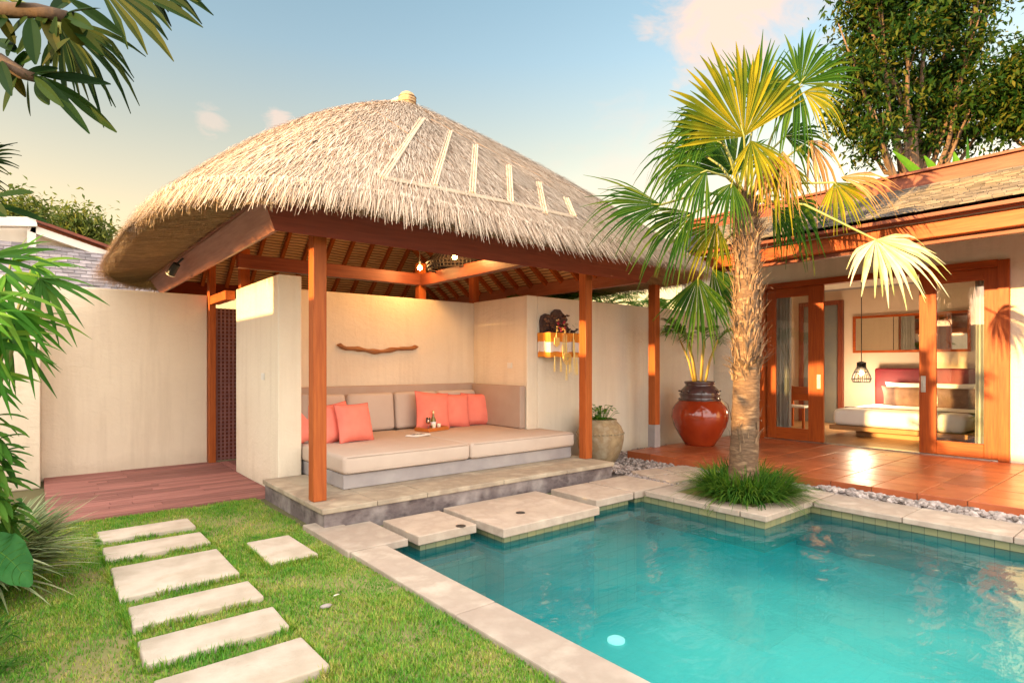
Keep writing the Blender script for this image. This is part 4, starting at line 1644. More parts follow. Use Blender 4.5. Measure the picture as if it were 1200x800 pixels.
# flagstones towards the palm bed
fl = [([(5.86, 4.10), (6.22, 4.09), (6.25, 4.42), (5.90, 4.50)], 'flat irregular flagstone beside the last pool pad'),
      ([(6.27, 4.09), (6.74, 4.10), (6.80, 4.38), (6.31, 4.42)], 'flat irregular flagstone behind the grass tuft at the palm foot'),
      ([(5.93, 4.55), (6.40, 4.46), (6.46, 4.80), (6.02, 4.88)], 'flat irregular flagstone nearest the daybed platform'),
      ([(6.46, 4.45), (6.93, 4.42), (6.92, 4.72), (6.52, 4.76)], 'flat irregular flagstone next to the terrace corner')]
for pts_, lab in fl:
    b = MB()
    b.poly(pts_, -.02, .05)
    tag(b.build('flagstone', M['pad'], bevel=.01), lab, 'flagstone', 'flagstones between pads and terrace')

# stone pot
q = Vector((6.36, 5.72, .02))
pot = thing('stone_pot', 'round weathered stone pot with a small leafy plant beside the right post', 'pot', q)
b = MB()
b.lathe(q, [(0, 0), (.20, 0), (.245, .06), (.31, .20), (.338, .34), (.335, .44), (.30, .53), (.25, .585), (.235, .60), (.24, .625), (.225, .63), (.20, .60), (.19, .55), (0, .54)], 40, wob=.03)
b.build('pot_body', pm('mossy_stone', (.42, .31, .17), (.29, .20, .11), scale=7, rough=.9, bump=.5, bdist=.01, bscale=30, c3=(.42, .35, .24), big=3, bigc=(.16, .13, .07)), pot, smooth=True)
b = MB()
for k in range(36):
    a = 2 * PI * k / 36
    b.rock(q + Vector((.335 * math.cos(a), .335 * math.sin(a), .43)), .022, k)
b.build('carved_band', pm('pot_band', (.34, .27, .17), (.22, .17, .1), scale=9, rough=.9), pot)
plt_ = MB()
for k in range(70):
    a = rr.uniform(0, 2 * PI)
    r = rr.uniform(0, .16)
    base = q + Vector((r * math.cos(a) * .6, r * math.sin(a) * .6, .58))
    tip = base + Vector((r * math.cos(a) * .9, r * math.sin(a) * .9, rr.uniform(.05, .24)))
    plt_.tube([base, tip], .003, 3)
    plt_.blade(tip, Vector((math.cos(a + rr.uniform(-1, 1)), math.sin(a + rr.uniform(-1, 1)), rr.uniform(-.1, .6))), rr.uniform(.06, .1), .055, .3, segs=4, prof=lambda t: max(.05, math.sin(PI * min(1, t * .9 + .08)) ** .7))
o = plt_.build('pot_plant', M['leaf_bright'])
tag(o, 'small bright green leafy plant growing in the stone pot', 'plant')

# glazed jar
JB = at_z(811, 519, TER)
JB = Vector((8.45, 5.42, TER))
jar = thing('glazed_jar', 'large glossy red brown glazed jar with a dark neck on the terrace', 'jar', JB)
b = MB()
b.lathe(JB, [(0, 0), (.235, 0), (.25, .03), (.33, .15), (.42, .32), (.455, .46), (.44, .58), (.39, .67), (.335, .73)], 48)
o = b.build('jar_body', pm('red_glaze', (.36, .045, .010), (.24, .025, .007), scale=4, rough=.10, bump=.05, bscale=14, coat=.25, spec=.6), jar, smooth=True)
b = MB()
b.lathe(JB + UP * .73, [(.336, 0), (.31, .02), (.312, .06), (.325, .09), (.30, .17), (.24, .23), (.225, .255), (.245, .28), (.25, .305), (.23, .315), (.20, .30), (.19, .2), (0, .18)], 48)
b.build('jar_neck', pm('dark_glaze', (.055, .025, .025), (.10, .05, .045), scale=7, rough=.16, bump=.1, bscale=20, coat=.6), jar, smooth=True)
b = MB()
b.lathe(JB + UP * .745, [(.338, -.015), (.352, 0), (.338, .015)], 48)
b.lathe(JB + UP * .83, [(.318, -.01), (.332, 0), (.315, .012)], 48)
for k in range(8):
    a = 2 * PI * k / 8
    b.rock(JB + Vector((.325 * math.cos(a), .325 * math.sin(a), .885)), .03, k)
b.build('neck_bands', pm('dark_glaze_band', (.08, .035, .03), (.05, .025, .02), rough=.2, coat=.6), jar, smooth=True)


def pinnate(mb, base, d, L, n, leaf, droop=.5, mi=0, w=.03, rnd=random, vee=.5):
    """feather leaf: arching midrib with leaflets both sides"""
    base, d = Vector(base), Vector(d).normalized()
    side = d.cross(UP)
    side = side.normalized() if side.length > .05 else Vector((1, 0, 0))
    pts = []
    for i in range(9):
        t = i / 8
        pts.append(base + d * L * t - UP * droop * L * t * t)
    mb.tube(pts, [.009 * (1 - .8 * i / 8) for i in range(9)], 4)
    for i in range(n):
        t = .18 + .82 * i / (n - 1)
        p_ = base + d * L * t - UP * droop * L * t * t
        tan = (d - UP * 2 * droop * t).normalized()
        nr = side.cross(tan).normalized()
        for sg in (1, -1):
            dd = (tan * .75 + side * sg * .8 + nr * vee * .5 + Vector((rnd.uniform(-.1, .1), rnd.uniform(-.1, .1), rnd.uniform(-.1, .1)))).normalized()
            ll = leaf * (math.sin(PI * (.15 + .8 * t)) ** .6) * rnd.uniform(.85, 1.1)
            mb.blade(p_, dd, ll, w, .35, side=tan, segs=3, mi=mi)


ap = thing('areca_palm', 'feathery palm with yellow canes growing out of the glazed jar', 'palm', JB + UP * .95)
b = MB()
fr = []
for k in range(7):
    a = 2 * PI * k / 7 + .3
    p0 = JB + Vector((.07 * math.cos(a), .07 * math.sin(a), .92))
    p1 = p0 + Vector((.10 * math.cos(a), .10 * math.sin(a), .45))
    p2 = p1 + Vector((.14 * math.cos(a), .14 * math.sin(a), .35))
    b.tube([p0, p1, p2], [.02, .018, .012], 8)
    fr.append((p2, a))
b.build('canes', M['cane'], ap, smooth=True)
rr = random.Random(21)
for k, (p2, a) in enumerate(fr + [(fr[1][0], fr[1][1] + .8), (fr[3][0], fr[3][1] - .6), (fr[5][0], fr[5][1] + .9)]):
    b = MB()
    d = Vector((math.cos(a), math.sin(a), rr.uniform(.5, 1.6)))
    if d.y > .2: d.y *= .3
    pinnate(b, p2, d, rr.uniform(.6, .85), 16, .30, rr.uniform(.35, .75), w=.034, rnd=rr)
    b.build('frond', M['leaf_areca'], ap)

# ------------------------------------------------------------------ house
hs = thing('villa', 'bedroom villa with shingle roof and red timber sliding doors behind the palm', 'villa', (HX, 2.5, TER))


def hy(px, X=HX): return at_x(px, 400, X).y


DT = 2.86
yL, yR = hy(891), hy(1183.5)
b = MB()
WX = HX + .03
prof_ = [(6.95, -.02), (yL, -.02), (yL, DT + .012), (yR, DT + .012), (yR, -.02), (-4.5, -.02), (-4.5, 3.6), (6.95, 3.6)]
np_ = len(prof_)
b.add([(WX, y_, z_) for y_, z_ in prof_] + [(WX + .15, y_, z_) for y_, z_ in prof_],
      [tuple(range(np_)), tuple(reversed(range(np_, 2 * np_)))] + [(i, np_ + i, np_ + (i + 1) % np_, (i + 1) % np_) for i in range(np_)])
b.build('wall', M['plaster_light'], hs)
b = MB()
b.box((WX + .152, -4.5, -.02), (13.98, -4.35, 3.6))
b.box((13.83, -4.348, -.02), (13.98, 6.95, 3.6))
b.box((WX + .152, 6.8, -.02), (13.828, 6.95, 3.6))
b.build('side_walls', M['room_wall'], hs)
b = MB()
b.box((WX + .152, -4.348, 3.10), (13.828, 6.798, 3.16))
b.build('room_ceiling', M['white_paint'], hs)
fb = MB()
y = -4.3
while y < 6.75:
    fb.box((HX + .05, y + .002, -.02), (13.829, min(y + .14, 6.79), TER + .006))
    y += .14
struct(fb.build('bedroom_floor', M['floor_oak'], origin=(0, 0, 0)))
# roof: eave beam, soffit, shingles, ridge beam
BX = 7.6
zb0 = (at_x(888, 306, BX).z + at_x(1200, 264, BX).z) / 2
zb1 = (at_x(888, 288, BX).z + at_x(1200, 247, BX).z) / 2
b = MB()
b.box((BX, -5, zb0), (BX + .12, 6.05, zb1))
b.build('eave_beam', M['door_y'], hs, bevel=.006)
b = MB()
b.box((BX + .125, -5, zb0 - .05), (BX + .2, 6.0, zb0 + .03))
b.build('soffit_board', M['dwood_y'], hs)
b = MB()
EX0, EZ0, EX1, EZ1 = 7.36, zb1 + .06, 9.4, zb1 + .06 + .39 * 2.04
b.box((EX0 + .02, -5, EZ0 - .05), (EX0 + .22, 6.2, EZ0 - .012))
b.build('gutter_board', M['dwood_y'], hs)
b = MB()
vs = [(EX0 + .1, -5, EZ0 - .01), (EX0 + .1, 6.2, EZ0 - .01), (EX1 + .13, 6.2, EZ1 + .03), (EX1 + .13, -5, EZ1 + .03)]
b.add(vs + [(x, y, z - .05) for x, y, z in vs], [(0, 1, 2, 3), (7, 6, 5, 4), (0, 4, 5, 1), (1, 5, 6, 2), (2, 6, 7, 3), (3, 7, 4, 0)])
b.build('soffit', M['dwood_x'], hs)
b = MB()
rr = random.Random(5)
sl = Vector((EX1 - EX0, 0, EZ1 - EZ0))
Ls = sl.length
sd = sl / Ls
snr = Vector((-sd.z, 0, sd.x))
rows = 26
for r in range(rows):
    p0 = Vector((EX0, 0, EZ0)) + sd * (Ls * r / rows)
    y = -5 + rr.uniform(0, .1)
    while y < 6.2:
        w_ = rr.uniform(.09, .16)
        ln = Ls / rows * 1.55
        j = rr.uniform(-.008, .008)
        c_ = p0 + Vector((0, y + w_ / 2, 0)) + sd * (ln / 2 + j) + snr * (.018 + rr.uniform(-.003, .004))
        dd = (sd - snr * .14).normalized()
        nn = (snr + sd * .14).normalized()
        b.obox(c_, dd * ln / 2, Vector((0, w_ / 2 - .002, 0)), nn * .007)
        y += w_
b.build('shingles', M['shingle'], hs)
b = MB()
b.box((EX1, -5, EZ1 - .02), (EX1 + .14, 6.3, EZ1 + .20))
b.build('ridge_beam', M['dwood_y'], hs, bevel=.006)
b = MB()
b.box((EX1 - .06, -5, EZ1 + .202), (EX1 + .3, 6.3, EZ1 + .235))
b.build('ridge_cap', M['dwood_y'], hs)
# far slope closes the roof
b = MB()
b.add([(EX1 + .14, -5, EZ1 + .18), (EX1 + .14, 6.3, EZ1 + .18), (14.6, 6.3, 2.9), (14.6, -5, 2.9)], [(0, 1, 2, 3)])
b.build('rear_roof', M['shingle_grey'], hs)
# porch post
q = at_z(766.5, 523.5, TER)
b = MB()
b.box((q.x - .07, q.y - .07, TER + .001), (q.x + .07, q.y + .07, TER + .36))
b.build('post_base', M['plinth'], hs, bevel=.008)
b = MB()
b.box((q.x - .065, q.y - .065, TER + .361), (q.x + .065, q.y + .065, zb0 - .001))
b.build('porch_post', M['wood_z'], hs, bevel=.006)

# doors
dz0 = TER + .003
b = MB()
b.box((HX - .04, yL - .0, dz0), (HX + .12, yL - .09, DT))
b.build('door_jamb', M['door_z'], hs, bevel=.004)
b = MB()
b.box((HX - .04, yR + .12, dz0), (HX + .12, yR, DT))
b.build('door_jamb', M['door_z'], hs, bevel=.004)
b = MB()
b.box((HX - .04, yL - .091, DT - .09), (HX + .12, yR + .121, DT + .01))
b.build('door_head', M['door_y'], hs, bevel=.004)
b = MB()
b.box((HX - .03, yL - .091, TER + .001), (HX + .12, yR + .121, TER + .014))
b.build('door_track', M['steel'], hs)


def panel(pxa, pxb, glassa, glassb, X, label, handle=None, zt=DT - .092):
    ya, yb = hy(pxa, X), hy(pxb, X)
    ga, gb_ = hy(glassa, X), hy(glassb, X)
    d = bpy.data.objects.new('sliding_door', None)
    col.objects.link(d)
    d.parent = hs
    d.location = Vector((X, (ya + yb) / 2, TER)) - Vector(hs.location)
    if label: d['label'] = label
    b = MB()
    z0 = TER + .016
    b.box((X, ya, z0), (X + .045, ga, zt))
    b.build('stile', M['door_z'], d, bevel=.005)
    b = MB()
    b.box((X, gb_, z0), (X + .045, yb, zt))
    b.build('stile', M['door_z'], d, bevel=.005)
    b = MB()
    b.box((X + .001, ga - .001, z0), (X + .044, gb_ + .001, z0 + .20))
    b.build('rail', M['door_y'], d, bevel=.005)
    b = MB()
    b.box((X + .001, ga - .001, zt - .16), (X + .044, gb_ + .001, zt))
    b.build('rail', M['door_y'], d, bevel=.005)
    b = MB()
    gx = X + .022
    b.box((gx - .003, ga + .004, z0 + .198), (gx + .003, gb_ - .004, zt - .158))
    b.build('glass_pane', M['glass'], d)
    if handle:
        yh = hy(handle, X)
        b = MB()
        b.box((X - .008, yh - .03, 1.03), (X + .001, yh + .03, 1.27))
        b.box((X - .012, yh - .012, 1.09), (X - .007, yh + .012, 1.21))
        b.build('handle', M['steel'], d, bevel=.003)


panel(899, 965, 909, 947, HX + .003, 'fixed left glazed door panel', 959.5)
panel(947, 963, 950, 960, HX + .055, None)
panel(1077, 1174, 1097, 1153, HX + .003, 'right sliding glazed door panel', 1082)

# bedroom things
BFX = 11.45
by0, by1 = at_x(975, 490, BFX).y, at_x(975, 490, BFX).y - 2.0
bed_ = thing('bed', 'wide bed with white linen and crimson headboard in the bedroom', 'bed', (12.4, (by0 + by1) / 2, TER))
b = MB()
b.box((BFX + .3, by1 + .25, TER + .007), (13.5, by0 - .3, TER + .12))
b.build('bed_plinth', M['bed_oak'], bed_)
b = MB()
b.box((BFX - .03, by1 - .04, TER + .121), (13.6, by0 + .04, TER + .20))
b.build('bed_frame', M['bed_oak'], bed_, bevel=.01)
b = MB()
b.box((BFX, by1, TER + .202), (13.55, by0, TER + .50))
b.build('mattress', M['white_fab'], bed_, bevel=.09, bseg=5)
b = MB()
b.box((BFX + .55, by1 - .012, TER + .44), (12.1, by0 + .012, TER + .512))
b.build('bed_runner', M['brown_fab'], bed_, bevel=.03, bseg=3)
b = MB()
b.box((13.60, by1 - .02, TER + .12), (13.72, by0 + .02, 1.36))
b.build('headboard', M['crimson'], bed_, bevel=.04, bseg=4)
for k, (px, lab, dk_) in enumerate(((1058, 'brown fronted pillow on the near half of the bed seen beside the door stile', 1), (1124, 'brown fronted pillow on the far half of the bed seen through the glass', 1), (1066, 'white pillow against the headboard behind the near brown pillow', 0), (1118, 'white pillow against the headboard behind the far brown pillow', 0))):
    X = 13.2 if dk_ else 13.42
    yy_ = at_x(px, 460, X).y
    o = put_cushion('bed_pillow', M['brown_fab'] if dk_ else M['white_fab'], (X, yy_, TER + .68 if dk_ else TER + .72), .72 if dk_ else .82, .42 if dk_ else .5, .2, math.radians(14), math.radians(-90), 0, seed=40 + k)
    tag(o, lab, 'pillow', 'pillows on the bed')
q0, q1 = at_x(1000, 371, 13.82), at_x(1138, 413, 13.82)
mr = thing('wall_mirror', 'long wooden framed mirror hung above the bed', 'mirror', (13.82, (q0.y + q1.y) / 2, 1.7))
mz0, mz1 = at_x(1000, 413.5, 13.8).z, at_x(1000, 371, 13.8).z
b = MB()
for a_, c_ in (((13.79, q0.y, mz0), (13.825, q1.y, mz0 + .05)), ((13.79, q0.y, mz1 - .05), (13.825, q1.y, mz1)), ((13.79, q0.y, mz0 + .051), (13.825, q0.y - .05, mz1 - .051)), ((13.79, q1.y + .05, mz0 + .051), (13.825, q1.y, mz1 - .051))):
    b.box(a_, c_)
b.build('mirror_frame', M['door_y'], mr)
b = MB()
b.box((13.81, q0.y - .05, mz0 + .05), (13.822, q1.y + .05, mz1 - .05))
b.build('mirror_glass', M['mirror'], mr)
# inner door
ia, ib = at_x(964, 420, 13.82).y, at_x(989, 420, 13.82).y
dr_ = thing('inner_door', 'dark panelled inner door in a brown frame on the bedroom wall', 'door', (13.8, (ia + ib) / 2, TER))
iz1 = at_x(980, 352, 13.8).z
b = MB()
b.box((13.74, ib + .10, TER + .007), (13.826, ib, iz1))
b.box((13.74, ia + .5, TER + .007), (13.826, ia + .4, iz1))
b.box((13.74, ia + .399, iz1 - .1), (13.826, ib + .101, iz1))
b.build('door_frame', M['dwood_z'], dr_)
b = MB()
b.box((13.78, ia + .398, TER + .01), (13.825, ib + .102, iz1 - .102))
b.build('door_leaf', pm('blue_grey_door', (.20, .19, .16), (.13, .14, .15), scale=2, rough=.4), dr_)
# pendant
pq = at_x(1009.5, 436, 12.9)
pd = thing('bedside_pendant', 'black wire cage pendant lamp hanging beside the bed', 'pendant lamp', pq)
b = MB()
prof = [(.075, .20), (.08, .10), (.10, .06), (.155, -.06), (.175, -.13), (.15, -.20)]
for k in range(14):
    a = 2 * PI * k / 14
    b.tube([pq + Vector((r * math.cos(a), r * math.sin(a), z)) for r, z in prof], .007, 4)
for r, z in ((.08, .19), (.085, .08), (.175, -.13), (.15, -.20), (.12, 0)):
    b.tube([pq + Vector((r * math.cos(2 * PI * k / 24), r * math.sin(2 * PI * k / 24), z)) for k in range(25)], .009, 4, caps=False)
b.build('cage', M['black'], pd)
b = MB()
b.lathe(pq, [(.07, .10), (.075, .2), (.02, .22)], 16)
b.tube([pq + UP * .2, Vector((pq.x, pq.y, 3.09))], .008, 6)
b.build('cord', M['black'], pd)
b = MB()
b.lathe(pq - UP * .02, [(0, -.05), (.035, -.03), (.045, .01), (.03, .05), (0, .06)], 14)
b.build('bulb', M['bulb_room'], pd, smooth=True)


def point(name, loc, e, c, r=.08):
    L = bpy.data.lights.new(name, 'POINT')
    L.energy = e
    L.color = c
    L.shadow_soft_size = r
    lo = bpy.data.objects.new(name, L)
    col.objects.link(lo)
    lo.location = loc
    return lo


point('pendant_light', pq - UP * .28, 36, (1, .74, .46), .12)


def curtain(name, pxa, pxb, X, lab, z1=2.95):
    ya, yb = hy(pxa, X), hy(pxb, X)
    n = 60
    b = MB()
    top, bot = [], []
    for i in range(n + 1):
        t_ = i / n
        y = ya + (yb - ya) * t_
        dx = .035 * math.sin(t_ * 2 * PI * 5) + .012 * math.sin(t_ * 31)
        top.append((X + dx, y, z1))
        bot.append((X + dx * 1.3, y + .02 * math.sin(t_ * 9), TER + .03))
    b.add(top + bot, [(i, i + 1, n + 2 + i, n + 1 + i) for i in range(n)])
    tag(b.build(name, M['curtain'], smooth=True), lab, 'curtain', 'curtains behind the sliding doors')


curtain('curtain', 909, 928, HX + .35, 'pale gathered curtain behind the left glazed door panel')
curtain('curtain', 1143, 1162, HX + .35, 'pale gathered curtain at the right edge of the sliding doors')
# wooden chair inside, seen through the left panel
cq = Vector((12.3, at_x(935, 470, 12.3).y, TER + .007))
ch = thing('bedroom_chair', 'red brown wooden chair seen through the left door panel', 'chair', cq)
for sx_ in (-1, 1):
    for sy_ in (-1, 1):
        b = MB()
        b.box((cq.x + sx_ * .2 - .02, cq.y + sy_ * .2 - .02, cq.z), (cq.x + sx_ * .2 + .02, cq.y + sy_ * .2 + .02, cq.z + (.42 if sx_ < 0 else .85)))
        b.build('leg', M['wood_z'], ch)
b = MB()
b.box((cq.x - .23, cq.y - .23, cq.z + .421), (cq.x + .179, cq.y + .23, cq.z + .46))
b.build('seat', M['white_fab'], ch, bevel=.01)
b = MB()
b.box((cq.x + .185, cq.y - .179, cq.z + .55), (cq.x + .21, cq.y + .179, cq.z + .84))
b.build('backrest', M['wood_y'], ch)

# ------------------------------------------------------------------ neighbour's house beyond the wall (left)
nb = thing('neighbour_house', "white gabled neighbour house with a grey shingle skirt roof behind the boundary wall", 'house', (0.2, 13.4, 0))
NY = 13.4
b = MB()


def ny(px, py, y=NY): return at_y(px, py, y)


gz_ = [ny(-90, 262), ny(35, 264), ny(140, 304)]
pv = [(gz_[0].x, 0), (gz_[2].x + .3, 0), (gz_[2].x, gz_[2].z), (gz_[1].x, gz_[1].z), (gz_[0].x, gz_[0].z)]
b.add([(x, NY, z) for x, z in pv] + [(x, NY + 4, z) for x, z in pv],
      [(0, 1, 2, 3, 4), (9, 8, 7, 6, 5)] + [(i, 5 + i, 5 + (i + 1) % 5, (i + 1) % 5) for i in range(5)])
b.build('wall', M['white_paint'], nb)
b = MB()
b.beam(ny(36, 268, NY - .25), ny(142, 304.5, NY - .25), .14, .13, up=(0, 0, 1))
b.beam(ny(-100, 259, NY - .3), ny(43, 261, NY - .3), .2, .16)
b.build('rake_board', M['white_paint'], nb, bevel=.006)
b = MB()
a_, c_ = ny(34, 262, NY - .1), ny(146, 301, NY - .1)
a_ = a_ + UP * .07
c_ = c_ + UP * .06
e_ = Vector((0, 4.2, 0))
a_.y -= .3
c_.y -= .3
b.add([a_, c_, c_ + e_, a_ + e_, a_ - UP * .05, c_ - UP * .05, c_ + e_ - UP * .05, a_ + e_ - UP * .05], [(0, 1, 2, 3), (7, 6, 5, 4), (0, 4, 5, 1), (1, 5, 6, 2), (2, 6, 7, 3), (3, 7, 4, 0)])
b.build('roof', M['dwood_x'], nb)
b = MB()
q = ny(37, 280, NY - .2)
b.box((q.x - .06, NY - .32, 2.5), (q.x + .06, NY - .2, ny(37, 259).z))
b.build('post', M['white_paint'], nb)
b = MB()
rr = random.Random(9)
sz0, sz1 = 2.35, ny(60, 290, 13.1).z
sx0, sx1 = -1.6, ny(150, 320, 12.8).x
p0_, p1_ = Vector((0, 12.0, sz0)), Vector((0, 13.15, sz1))
sd_ = (p1_ - p0_)
Ls = sd_.length
sd_ = sd_ / Ls
nr_ = Vector((0, -sd_.z, sd_.y))
for r in range(16):
    x = sx0 + (r % 2) * .09
    while x < sx1 + .6:
        w_ = .17
        c_ = p0_ + sd_ * (Ls * (r + .7) / 16) + nr_ * (.02 + rr.uniform(-.004, .004)) + Vector((x + w_ / 2, 0, 0))
        b.obox(c_, Vector((w_ / 2 - .003, 0, 0)), (sd_ - nr_ * .12).normalized() * Ls / 16 * .72, (nr_ + sd_ * .12).normalized() * .008)
        x += w_
b.add([p0_ + Vector((sx0, 0, -.02)), p0_ + Vector((sx1 + .6, 0, -.02)), p1_ + Vector((sx1 + .6, 0, -.02)), p1_ + Vector((sx0, 0, -.02))], [(0, 1, 2, 3)])
b.build('skirt_roof', M['shingle_grey'], nb)

# ------------------------------------------------------------------ fan palm by the pool
rr = random.Random(77)
PB = Vector((6.0, 3.32, .01))
fp = thing('fan_palm', 'tall fan palm with shaggy trunk standing in the planter at the pool corner', 'palm', PB)
HEAD = at_d(873, 236, 6.37)
b = MB()
tp, trd = [], []
for i in range(40):
    t_ = i / 39
    q = PB.lerp(HEAD, t_) + RT * (.035 * math.sin(t_ * 3.0)) + UP * 0
    tp.append(q)
    trd.append((.150 - .032 * t_ + .03 * math.exp(-t_ * 14)) * (1 + .02 * math.sin(i * 2.4) + rr.uniform(-.02, .02)))
b.tube(tp, trd, 22)
b.build('trunk', M['palm_trunk'], fp, smooth=True)


def trunk_at(z):
    t_ = (z - PB.z) / (HEAD.z - PB.z)
    return PB.lerp(HEAD, t_) + RT * (.035 * math.sin(t_ * 3.0)), .150 - .032 * t_


b = MB()
for k in range(560):
    z = rr.uniform(1.25, 3.15) if k < 545 else rr.uniform(.5, 1.0)
    c_, r = trunk_at(z)
    a = rr.uniform(0, 2 * PI)
    o_ = Vector((math.cos(a), math.sin(a), 0))
    tn = Vector((-math.sin(a), math.cos(a), 0))
    L = rr.uniform(.12, .40)
    cu = rr.uniform(-1, 1)
    pts = []
    for i in range(6):
        t_ = i / 5
        pts.append(c_ + o_ * (r * .96 + .015 + .13 * t_ ** 2 * L / .3 * rr.uniform(.6, 1.2)) + UP * (L * (t_ - .5 * t_ ** 2 * (1.4 if k % 3 == 0 else .5))) + tn * (cu * .12 * t_ ** 1.5))
    wd = rr.uniform(.008, .04)
    vs, fs = [], []
    for i, p_ in enumerate(pts):
        ww = wd * (1 - .85 * (i / 5) ** 1.2)
        vs += [p_ - tn * ww / 2, p_ + o_ * ww * .25, p_ + tn * ww / 2]
    for i in range(5):
        q_ = i * 3
        fs += [(q_, q_ + 1, q_ + 4, q_ + 3), (q_ + 1, q_ + 2, q_ + 5, q_ + 4)]
    b.add(vs, fs)
b.build('leaf_base_fibre', M['fibre'], fp)['kind'] = 'stuff'
# old boot collar seen at mid height
b = MB()
for k in range(26):
    a = 2 * PI * k / 26 + rr.uniform(-.1, .1)
    c_, r = trunk_at(1.42 + rr.uniform(-.05, .06))
    o_ = Vector((math.cos(a), math.sin(a), 0))
    b.blade(c_ + o_ * r * .9, o_ * .9 + UP * rr.uniform(.1, .6), rr.uniform(.10, .22), rr.uniform(.03, .06), -.2, segs=4)
b.build('boot_collar', M['fibre'], fp)


def frond(hub_px, depth, ang, tilt, R, spread, mat, n=28, droop=.15, join=.52, tipdrop=.4, parent=fp, stalk=True, start=None, seed=0, skip=0.0, facing=.25):
    """hub_px: photo position of the leaf hub, ang: picture angle of the middle finger, tilt: lean towards the viewer"""
    r_ = random.Random(seed)
    hub = at_d(hub_px[0], hub_px[1], depth)
    cd = RT * math.cos(math.radians(ang)) + UP * math.sin(math.radians(ang)) - FW * math.sin(math.radians(tilt))
    nr = -FW + UP * facing + cd * math.sin(math.radians(tilt))
    b = MB()
    b.fan(hub, cd, nr, R, spread, n=n, droop=droop, join=join, tipdrop=tipdrop, rnd=r_, skip=skip)
    o = b.build('frond', mat, parent)
    if stalk:
        s0 = Vector(start) if start is not None else HEAD + Vector((r_.uniform(-.05, .05), r_.uniform(-.05, .05), r_.uniform(-.15, .1)))
        mid = (s0 + hub) / 2 + UP * .10 * (hub - s0).length
        b = MB()
        b.tube([s0, mid, hub, hub + cd.normalized() * R * .12], [.018, .013, .011, .006], 6)
        b.build('stalk', M['stalk'], o, smooth=True)
    return o


D0 = 6.37
frond((872, 160), 6.05, 110, 8, 1.02, 160, M['leaf_fan_sun'], n=32, droop=.03, tipdrop=.16, join=.66, seed=1)
frond((880, 165), 6.0, -75, 10, .62, 120, M['leaf_fan_sun'], n=18, droop=.1, tipdrop=.2, join=.5, seed=2, stalk=False)
frond((886, 125), 6.6, 80, -5, .92, 110, M['leaf_fan'], n=26, droop=.02, tipdrop=.15, seed=3)
frond((938, 98), 6.3, 55, 10, .68, 150, M['leaf_fan'], n=24, droop=.02, tipdrop=.25, seed=4)
frond((936, 100), 6.2, 215, 15, .72, 130, M['leaf_fan'], n=22, droop=.35, tipdrop=.7, seed=5, stalk=False)
frond((942, 108), 6.15, -20, 12, .50, 110, M['leaf_fan_sun'], n=18, droop=.25, tipdrop=.5, seed=6, stalk=False)
frond((838, 148), 6.2, 172, 20, .80, 120, M['leaf_fan'], n=26, droop=.42, tipdrop=.8, seed=7)
frond((850, 170), 6.6, 150, -10, .95, 120, M['leaf_fan'], n=26, droop=.12, tipdrop=.5, seed=8)
frond((828, 200), 6.0, 205, 20, .70, 120, M['leaf_fan'], n=22, droop=.4, tipdrop=.6, seed=9)
frond((775, 240), 6.0, 184, 25, 1.02, 70, M['leaf_fan'], n=24, droop=.08, tipdrop=.35, seed=10)
frond((812, 250), 6.25, 208, 15, .85, 90, M['leaf_fan'], n=22, droop=.2, tipdrop=.5, seed=11)
frond((840, 262), 6.5, 235, 5, .62, 120, M['leaf_fan_sun'], n=20, droop=.12, tipdrop=.4, seed=12)
frond((905, 190), 6.1, -60, 15, .55, 130, M['leaf_fan_sun'], n=18, droop=.3, tipdrop=.6, seed=13)
frond((920, 160), 6.5, 5, 5, .62, 130, M['leaf_fan'], n=20, droop=.3, tipdrop=.7, seed=14)
frond((948, 165), 6.3, -45, 5, .55, 110, M['leaf_dead'], n=16, droop=.5, tipdrop=.9, seed=15, skip=.2)
frond((918, 178), 6.0, -95, 10, .50, 90, M['leaf_dead'], n=14, droop=.3, tipdrop=.6, seed=16, skip=.15)
frond((892, 180), 6.1, -70, 12, .55, 80, M['leaf_dead'], n=12, droop=.3, tipdrop=.5, seed=17, skip=.1)
frond((978, 214), 6.0, -65, 20, .52, 130, M['leaf_fan_sun'], n=20, droop=.12, tipdrop=.3, seed=18)
frond((985, 208), 5.95, -10, 25, .58, 60, M['leaf_dead'], n=14, droop=.25, tipdrop=.6, seed=19, stalk=False)
frond((930, 235), 6.9, -60, 0, .60, 150, M['leaf_fan'], n=22, droop=.3, tipdrop=.8, seed=20)
frond((905, 245), 6.7, -40, 5, .55, 110, M['leaf_fan'], n=18, droop=.3, tipdrop=.6, seed=21)
frond((1026, 281), 5.6, -58, 42, .74, 175, M['leaf_pale'], n=26, droop=.10, tipdrop=.4, join=.58, seed=22, facing=.9)
frond((818, 326), 7.2, -92, 10, .92, 105, M['leaf_fan'], n=24, droop=.05, tipdrop=.3, seed=23, start=at_d(872, 262, 6.6))
frond((835, 315), 7.6, -60, 5, .80, 90, M['leaf_fan'], n=18, droop=.1, tipdrop=.3, seed=24, start=at_d(872, 262, 6.6))
frond((860, 205), 6.9, 100, -20, 1.0, 160, M['leaf_fan'], n=28, droop=.05, tipdrop=.3, seed=25)
frond((815, 175), 6.7, 190, -10, .8, 110, M['leaf_fan'], n=22, droop=.4, tipdrop=.7, seed=26)
frond((858, 215), 6.05, -110, 15, .48, 110, M['leaf_fan'], n=16, droop=.3, tipdrop=.5, seed=27)

